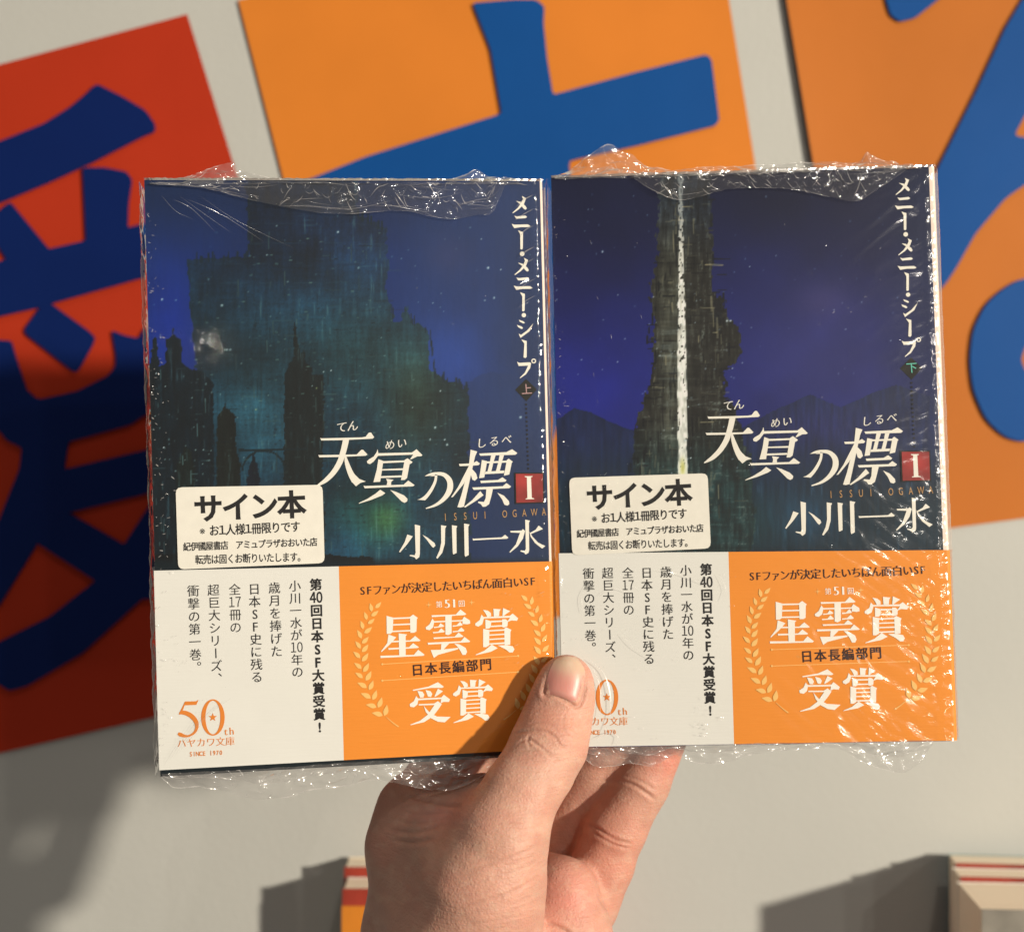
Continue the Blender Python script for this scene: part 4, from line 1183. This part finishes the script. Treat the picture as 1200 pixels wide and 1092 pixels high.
    crumple('top_fold', film, fold[0], fold[1], 1.45, 0.75, 2.0, sd, m_fold, creases=120, rim=-0.08, sag=.22 - .16 * side)
    crumple('top_gather', film, tops, bots, 0.3, 2.2, 2.2, sd + 1, m_crump, depth=-3.0, creases=70, rim=0.30)
    crumple('top_gather', film, [(u, v * .5 + BH * .5) for u, v in tops], bots, -3.5, 2.5, 2.6, sd + 2, m_crump, depth=-4, creases=30, rim=0.2)
    crumple('bottom_gather', film, low, lowb, 0.3, 1.6, 2.4, sd + 3, m_crump, depth=0.4, creases=60, rim=-0.25)
    crumple('bottom_gather', film, low, [(u, v * .6) for u, v in lowb], -6, 3.0, 3.0, sd + 4, m_crump, depth=2, creases=24, rim=-0.2)
    tag(film_lines(side, pose).build('pucker_glint', m_crease_glint, film, smooth=True), kind='stuff')  # film glints drawn as pale ticks and lines
    # taut ridge of film along the top edge
    rd = MB()
    us = np.linspace(0, BW, 140)
    rr_ = np.random.RandomState(sd + 9)
    hgt = 0.35 + .25 * rr_.rand(140)
    rd.add([(x, BH - 0.2, .9) for x in us] + [(x, BH + hh, .55) for x, hh in zip(us, hgt)] + [(x, BH + hh * .9, -T * .4) for x, hh in zip(us, hgt)],
           [(i, i + 1, 141 + i, 140 + i) for i in range(139)] + [(140 + i, 141 + i, 281 + i, 280 + i) for i in range(139)])
    rd.build('top_edge_film', m_crump, film)
    return root

make_book(PL, 0, 'film-wrapped paperback with a dark teal city cover, sticker and orange band, left of the pair', 15.0)
make_book(PR, 1, 'film-wrapped paperback with a violet night sky and pale-shafted tower, right of the pair', 15.0)

# ------------------------------------------------------------------ the hand
def C(px, py, d, r):
    return np.array([(px - 600) / F * d, d, (546 - py) / F * d, r], np.float32)

def make_hand():
    h = 0.75
    lo = np.array([-62., 336., -232.]); hi = np.array([56., 426., -42.])
    n = ((hi - lo) / h).astype(int) + 1
    gx, gy, gz = [np.linspace(lo[i], lo[i] + h * (n[i] - 1), n[i]).astype(np.float32) for i in range(3)]
    X, Y, Z = np.meshgrid(gx, gy, gz, indexing='ij')
    def cone(a, b, sy=1.0):
        d = b[:3] - a[:3]; L2 = float(d @ d) + 1e-6; Yc = a[1] + d[1] * 0.5
        t = np.clip(((X - a[0]) * d[0] + (Y - a[1]) * d[1] + (Z - a[2]) * d[2]) / L2, 0, 1)
        return np.sqrt((X - a[0] - d[0] * t) ** 2 + ((Y - a[1] - d[1] * t) * sy) ** 2 + (Z - a[2] - d[2] * t) ** 2) - (a[3] + (b[3] - a[3]) * t)
    def smin(a, b, k):
        q = np.clip(k - np.abs(a - b), 0, None) / k
        return np.minimum(a, b) - q * q * k * 0.25
    def chain(pts, k, sy=1.0):
        r = None
        for a, b in zip(pts[:-1], pts[1:]):
            c = cone(a, b, sy); r = c if r is None else smin(r, c, k)
        return r
    wrist = C(520, 1330, 388, 25)
    thumb = chain([C(664, 797, 368.4, 7.0), C(660, 815, 368.2, 8.1), C(652, 845, 367.4, 8.9), C(644, 872, 365.6, 9.9)], 3, 1.45)
    thumb = smin(thumb, chain([C(644, 872, 364.5, 9.7), C(630, 900, 362, 9.5), C(610, 930, 358.5, 9.8), C(588, 975, 356, 11.0)], 3, 1.1), 3)
    thenar = chain([C(588, 985, 355, 11.5), C(566, 1040, 357, 15.0), C(545, 1120, 362, 19.0), wrist], 8)
    index = chain([C(475, 990, 381, 10.0), C(484, 950, 387, 9.6), C(520, 905, 397, 8.8), C(575, 850, 399, 8.0), C(615, 805, 397.5, 7.2)], 4)
    middle = chain([C(560, 1010, 402, 9.5), C(590, 940, 404, 8.8), C(615, 870, 402, 8.3), C(640, 800, 397.5, 7.4)], 3)
    ring = chain([C(640, 1030, 409, 9.0), C(660, 975, 410, 8.4), C(697, 900, 404, 8.0), C(722, 845, 397.5, 7.2)], 3)
    little = chain([C(690, 1062, 397, 8.6), C(708, 1010, 397, 8.6), C(722, 972, 396.5, 8.5), C(752, 918, 396.5, 7.9), C(778, 862, 396.2, 7.0)], 2)
    palm = chain([C(475, 995, 382, 10.0), C(482, 1100, 384, 12.5), wrist], 8)
    palm = smin(palm, chain([C(560, 1010, 400, 10), C(545, 1150, 395, 16), wrist], 8), 10)
    palm = smin(palm, chain([C(632, 1040, 394, 10), C(600, 1160, 390, 16), wrist], 8), 10)
    hyp = chain([C(661, 1046, 383, 9.8), C(663, 1100, 382, 11.5), C(645, 1200, 384, 15), wrist], 8)
    palm = smin(palm, hyp, 9)
    arm = cone(wrist, C(500, 1490, 402, 27))
    body = smin(palm, arm, 16)
    body = smin(body, index, 6)
    body = smin(body, middle, 3)
    body = smin(body, ring, 3)
    body = smin(body, little, 3.5)
    body = smin(body, thenar, 7)
    web = chain([C(560, 950, 368, 6.5), C(525, 985, 371, 10), C(505, 1060, 373, 13)], 6)
    web = smin(web, cone(C(500, 962, 380, 9.0), C(565, 935, 378, 7.0)), 6)
    body = smin(body, web, 9)
    body = smin(body, thumb, 5)
    D = body
    del X, Y, Z
    # surface nets
    ins = D < 0
    nx, ny, nz = D.shape
    acc = np.zeros((nx - 1, ny - 1, nz - 1, 3), np.float32); cnt = np.zeros((nx - 1, ny - 1, nz - 1), np.float32)
    cr = [(i, j, k) for i in (0, 1) for j in (0, 1) for k in (0, 1)]
    sl = lambda o, m: slice(o, m - 1 + o)
    for a in cr:
        for ax in range(3):
            if a[ax]: continue
            b = list(a); b[ax] = 1
            da = D[sl(a[0], nx), sl(a[1], ny), sl(a[2], nz)]; db = D[sl(b[0], nx), sl(b[1], ny), sl(b[2], nz)]
            cx = (da < 0) != (db < 0)
            t = np.where(cx, da / np.where(cx, da - db, 1), 0)
            for q in range(3):
                val = a[q] + (t if q == ax else 0)
                acc[..., q] += np.where(cx, val, 0)
            cnt += cx
    on = cnt > 0
    ids = -np.ones(on.shape, np.int64); ids[on] = np.arange(on.sum())
    I = np.argwhere(on)
    V = (I + acc[on] / cnt[on][:, None]) * h + lo
    Q = []
    for ax in range(3):
        u, w_ = (ax + 1) % 3, (ax + 2) % 3
        s0 = [slice(1, None)] * 3; s0[ax] = slice(0, -1)
        s0 = [slice(1, n_ - 1) for n_ in D.shape]; s0[ax] = slice(0, D.shape[ax] - 1)
        s1 = list(s0); s1[ax] = slice(1, D.shape[ax])
        a = ins[tuple(s0)]; b = ins[tuple(s1)]
        for fl, mk in ((False, a & ~b), (True, ~a & b)):
            e = np.argwhere(mk)
            off = np.array([1, 1, 1]); off[ax] = 0
            e = e + off
            def cell(du, dw):
                c = e.copy(); c[:, u] -= du; c[:, w_] -= dw
                return ids[c[:, 0], c[:, 1], c[:, 2]]
            q = np.stack([cell(1, 1), cell(0, 1), cell(0, 0), cell(1, 0)], 1)
            Q.append(q[:, ::-1] if fl else q)
    Q = np.concatenate(Q)
    me = bpy.data.meshes.new('hand')
    me.from_pydata((V * 0.001).tolist(), [], Q.tolist())
    bm = bmesh.new(); bm.from_mesh(me)
    for _ in range(3): bmesh.ops.smooth_vert(bm, verts=bm.verts, factor=0.5, use_axis_x=True, use_axis_y=True, use_axis_z=True)
    bmesh.ops.recalc_face_normals(bm, faces=bm.faces)
    bmesh.ops.subdivide_edges(bm, edges=bm.edges, cuts=1, use_grid_fill=True)
    for _ in range(2): bmesh.ops.smooth_vert(bm, verts=bm.verts, factor=0.5, use_axis_x=True, use_axis_y=True, use_axis_z=True)
    bm.to_mesh(me); bm.free()
    me.update()
    N = len(me.vertices)
    co_ = np.empty(N * 3, np.float32); me.vertices.foreach_get('co', co_); co_ = co_.reshape(-1, 3) * 1000
    no_ = np.empty(N * 3, np.float32); me.vertices.foreach_get('normal', no_); no_ = no_.reshape(-1, 3)
    px = 600 + F * co_[:, 0] / co_[:, 1]; py = 546 - F * co_[:, 2] / co_[:, 1]; dp = co_[:, 1]
    face = np.clip(-(no_ * co_ / np.linalg.norm(co_, axis=1)[:, None]).sum(1), 0, 1)
    disp = np.zeros(N)
    def crease(pts, amp, sig, dmin, dmax):
        c = catmull(pts, 6)
        best = np.full(N, 1e9)
        tt = np.zeros(N)
        for i in range(len(c) - 1):
            a, b = c[i], c[i + 1]; d = b - a; L2 = d @ d + 1e-9
            t = np.clip(((px - a[0]) * d[0] + (py - a[1]) * d[1]) / L2, 0, 1)
            q = np.hypot(px - a[0] - d[0] * t, py - a[1] - d[1] * t)
            m = q < best; best[m] = q[m]; tt[m] = ((i + t) / (len(c) - 1))[m]
        end = np.clip(np.minimum(tt, 1 - tt) * 5, 0, 1)
        mk = (dp > dmin) & (dp < dmax) & (face > 0.05)
        return mk * end * amp * (-np.exp(-(best / sig) ** 2) + 0.35 * np.exp(-((best - 2.2 * sig) / (1.3 * sig)) ** 2))
    th = (335, 371)
    # thumb knuckle folds
    for pts, a, s in [
        ([(601, 862), (612, 857), (628, 855), (642, 858), (650, 866)], .42, 2.0), ([(603, 873), (618, 866), (630, 872), (642, 881), (655, 884)], .42, 2.0),
        ([(640, 855), (650, 862), (656, 872), (668, 876)], .34, 1.8), ([(607, 880), (622, 878), (636, 880), (650, 888), (668, 890)], .30, 1.9),
        ([(622, 860), (618, 868), (622, 875)], .24, 1.8), ([(620, 848), (636, 846), (650, 850)], .20, 2.0), ([(655, 848), (664, 858), (676, 864)], .18, 2.0), ([(598, 890), (615, 889), (635, 893)], .15, 1.6), ([(596, 898), (620, 899), (645, 901)], .12, 1.6),
        ([(662, 835), (660, 850), (668, 862)], .16, 1.8), ([(672, 832), (669, 848), (676, 860)], .12, 1.6)]:
        disp += crease(pts, a * .62, s * .78, *th)
    # folds at the thumb base
    for pts, a, s in [([(545, 1020), (580, 1010), (610, 1000), (632, 988)], .34, 2.3), ([(535, 1040), (570, 1030), (605, 1020), (634, 1006)], .26, 2.2), ([(530, 1065), (565, 1055), (600, 1045), (634, 1024)], .36, 2.3),
                      ([(520, 1080), (560, 1068), (600, 1060), (636, 1042)], .22, 2.2), ([(550, 1008), (590, 999), (628, 978)], .16, 2.0), ([(545, 1050), (580, 1041), (620, 1030)], .16, 1.8), ([(520, 1092), (570, 1080), (615, 1072)], .2, 2.2),
                      ([(570, 980), (600, 979), (628, 972)], .12, 1.8), ([(560, 960), (590, 962), (620, 958)], .08, 1.7), ([(570, 945), (600, 945), (640, 940)], .08, 1.7), ([(580, 920), (610, 922), (650, 918)], .08, 1.6)]:
        disp += crease(pts, a * (0.55 if a > .3 else 0.35), s * .8, 335, 376)
    # web between thumb and index
    for pts, a, s in [([(478, 932), (500, 938), (520, 942), (542, 945)], .8, 3.0), ([(455, 972), (480, 975), (500, 972), (522, 962)], .55, 3.0), ([(460, 984), (485, 986), (508, 982)], .6, 3.2),
                      ([(470, 950), (495, 953), (530, 952)], .25, 2.2), ([(465, 962), (495, 964), (528, 957)], .25, 2.2), ([(476, 922), (490, 917), (510, 916)], .35, 3.0)]:
        disp += crease(pts, a * .6, s, 340, 402)
    # little finger joints, palm line
    for pts, a, s in [([(686, 962), (702, 972), (722, 984), (742, 988)], .42, 2.0), ([(690, 970), (705, 981), (722, 990), (740, 994)], .34, 1.9), ([(722, 914), (740, 918), (756, 928), (770, 938)], .40, 2.0), ([(728, 908), (748, 914), (768, 925)], .18, 1.8),
                      ([(700, 1046), (706, 1058), (712, 1066)], .3, 2.0)]:
        disp += crease(pts, a, s, 372, 405)
    disp += crease([(638, 1080), (655, 1086), (672, 1096)], .4, 2.4, 360, 392)
    # skin micro relief
    disp += 0.05 * (fbm(px / 4.0, py / 4.0, 5, 3) - .5) + 0.25 * (fbm(px / 26.0, py / 26.0, 9, 2) - .5)
    # sunken nail bed border
    nail_o = [(640, 801), (645, 782), (650, 772), (658, 767), (668, 766), (679, 770), (686, 782), (686, 798), (683, 815), (677, 826), (664, 819), (649, 812), (639, 814)]
    disp += crease([(642, 790), (638, 803), (638, 814), (650, 814), (664, 821), (677, 828), (684, 816), (687, 800), (687, 785)], .45, 2.2, *th)
    co2 = co_ + no_ * disp[:, None]
    me.vertices.foreach_set('co', (co2 * 0.001).astype(np.float32).ravel())
    # skin tint
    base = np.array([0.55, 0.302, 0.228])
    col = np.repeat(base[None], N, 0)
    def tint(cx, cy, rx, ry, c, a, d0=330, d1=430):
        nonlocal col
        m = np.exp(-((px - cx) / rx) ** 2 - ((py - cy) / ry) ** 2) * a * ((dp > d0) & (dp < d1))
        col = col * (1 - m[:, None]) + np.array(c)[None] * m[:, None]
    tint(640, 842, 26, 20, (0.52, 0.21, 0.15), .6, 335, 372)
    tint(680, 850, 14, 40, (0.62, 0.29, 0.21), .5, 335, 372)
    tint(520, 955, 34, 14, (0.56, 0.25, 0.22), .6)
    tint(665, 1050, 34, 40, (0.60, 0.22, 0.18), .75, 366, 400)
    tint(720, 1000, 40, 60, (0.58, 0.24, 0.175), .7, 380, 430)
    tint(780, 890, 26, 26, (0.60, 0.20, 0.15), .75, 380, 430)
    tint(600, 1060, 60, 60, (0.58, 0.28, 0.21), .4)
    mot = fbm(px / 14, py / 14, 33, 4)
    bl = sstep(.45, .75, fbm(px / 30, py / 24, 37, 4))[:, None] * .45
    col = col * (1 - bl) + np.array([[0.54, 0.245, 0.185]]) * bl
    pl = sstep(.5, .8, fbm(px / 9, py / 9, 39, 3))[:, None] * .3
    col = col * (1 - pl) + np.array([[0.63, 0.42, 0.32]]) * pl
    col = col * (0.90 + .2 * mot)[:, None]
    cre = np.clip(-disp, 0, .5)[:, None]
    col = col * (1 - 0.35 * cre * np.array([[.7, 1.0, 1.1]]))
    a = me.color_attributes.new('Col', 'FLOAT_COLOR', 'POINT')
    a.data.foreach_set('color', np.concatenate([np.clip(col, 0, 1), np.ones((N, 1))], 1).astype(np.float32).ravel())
    me.polygons.foreach_set('use_smooth', np.ones(len(me.polygons), bool))
    me.update()
    sk = mat('skin', (0.6, 0.4, 0.3), 0.52, 0.35)
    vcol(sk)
    b = sk.node_tree.nodes['Principled BSDF']
    b.inputs['Subsurface Weight'].default_value = 0.35
    b.inputs['Subsurface Radius'].default_value = (1.0, 0.35, 0.18)
    b.inputs['Subsurface Scale'].default_value = 0.0022
    tc = nd(sk, 'ShaderNodeTexCoord')
    vo = nd(sk, 'ShaderNodeTexVoronoi', feature='DISTANCE_TO_EDGE'); vo.inputs['Scale'].default_value = 1100
    wn = nd(sk, 'ShaderNodeTexNoise'); wn.inputs['Scale'].default_value = 900; wn.inputs['Detail'].default_value = 3
    ln(sk, tc.outputs['Object'], vo.inputs['Vector']); ln(sk, tc.outputs['Object'], wn.inputs['Vector'])
    mpp = nd(sk, 'ShaderNodeMapping'); mpp.inputs['Rotation'].default_value = (0, 0.35, 0); mpp.inputs['Scale'].default_value = (160, 160, 1500)
    ln(sk, tc.outputs['Object'], mpp.inputs['Vector'])
    fl = nd(sk, 'ShaderNodeTexNoise'); fl.inputs['Scale'].default_value = 1.0; fl.inputs['Detail'].default_value = 2; ln(sk, mpp.outputs['Vector'], fl.inputs['Vector'])
    a0 = nd(sk, 'ShaderNodeMath', operation='ADD'); ln(sk, vo.outputs['Distance'], a0.inputs[0]); ln(sk, wn.outputs['Fac'], a0.inputs[1])
    ad = nd(sk, 'ShaderNodeMath', operation='ADD'); ln(sk, a0.outputs[0], ad.inputs[0]); ln(sk, fl.outputs['Fac'], ad.inputs[1])
    bp = nd(sk, 'ShaderNodeBump'); bp.inputs['Strength'].default_value = 0.6; bp.inputs['Distance'].default_value = 0.00025
    ln(sk, ad.outputs[0], bp.inputs['Height']); ln(sk, bp.outputs['Normal'], b.inputs['Normal'])
    me.materials.append(sk)
    o = bpy.data.objects.new('hand', me)
    COL.objects.link(o)
    tag(o, 'left hand pinching both wrapped books, thumb in front and fingers behind', 'hand')
    # nail plate laid on the thumb
    bvh = BVHTree.FromPolygons([tuple(v) for v in co2], [tuple(p.vertices) for p in me.polygons])
    left_e = catmull([(639.5, 813), (640, 801), (644, 786), (650, 774), (656, 770)], 6)
    right_e = catmull([(677, 826), (682.5, 815), (685.5, 799), (685, 784), (677, 771)], 6)
    rows, cols = 25, 17
    Vn = []; tcol = []
    for i in range(rows):
        l = left_e[int(i / (rows - 1) * (len(left_e) - 1))]; r_ = right_e[int(i / (rows - 1) * (len(right_e) - 1))]
        for j in range(cols):
            s = j / (cols - 1); f = i / (rows - 1)
            q = l * (1 - s) + r_ * s
            bow = math.sin(math.pi * s)
            q = q + np.array([0, -2.5 * bow * (1 - f) - 1.6 * bow * f])
            d = np.array([(q[0] - 600) / F, 1, (546 - q[1]) / F]); d /= np.linalg.norm(d)
            hit = bvh.ray_cast(Vector((0, 0, 0)), Vector(d))
            pt = np.array(hit[0]) if hit[0] is not None else d * 362
            edge = min(s, 1 - s, 1.0)
            up = 0.10 + 0.45 * bow ** .6 - (0.35 if i == 0 else 0)
            pt = pt - d * up
            Vn.append(pt)
            fe = 1 / (1 + math.exp(-(f - 0.52 - 0.08 * (1 - bow)) * 16))
            lun = math.exp(-((s - .5) / .3) ** 2 - ((f + .02) / .16) ** 2) * .4
            c = np.array([0.56, 0.235, 0.20]) * (1 - fe) + np.array([0.58, 0.41, 0.30]) * fe
            tcol.append(c * (1 - lun) + np.array([.64, .38, .31]) * lun)
    Vn = np.array(Vn).reshape(rows, cols, 3)
    for _ in range(6):                                       # even out the plate
        K = Vn.copy()
        K[1:-1, 1:-1] = (Vn[:-2, 1:-1] + Vn[2:, 1:-1] + Vn[1:-1, :-2] + Vn[1:-1, 2:]) / 4
        K[-1, 1:-1] = (Vn[-1, :-2] + Vn[-1, 2:]) / 2
        Vn = K
    m_nail = mat('nail', (0.6, 0.35, 0.28), 0.36, 0.4)
    vcol(m_nail)
    m_nail.node_tree.nodes['Principled BSDF'].inputs['Subsurface Weight'].default_value = 0.15
    m_nail.node_tree.nodes['Principled BSDF'].inputs['Subsurface Scale'].default_value = 0.001
    grain(m_nail, 1.0, 0.25, 0.0001, 2, (1600, 1600, 160))
    grid_mesh('thumb_nail', Vn[..., 0], Vn[..., 1], Vn[..., 2], m_nail, o, np.array(tcol).reshape(rows, cols, 3))
    return o
make_hand()
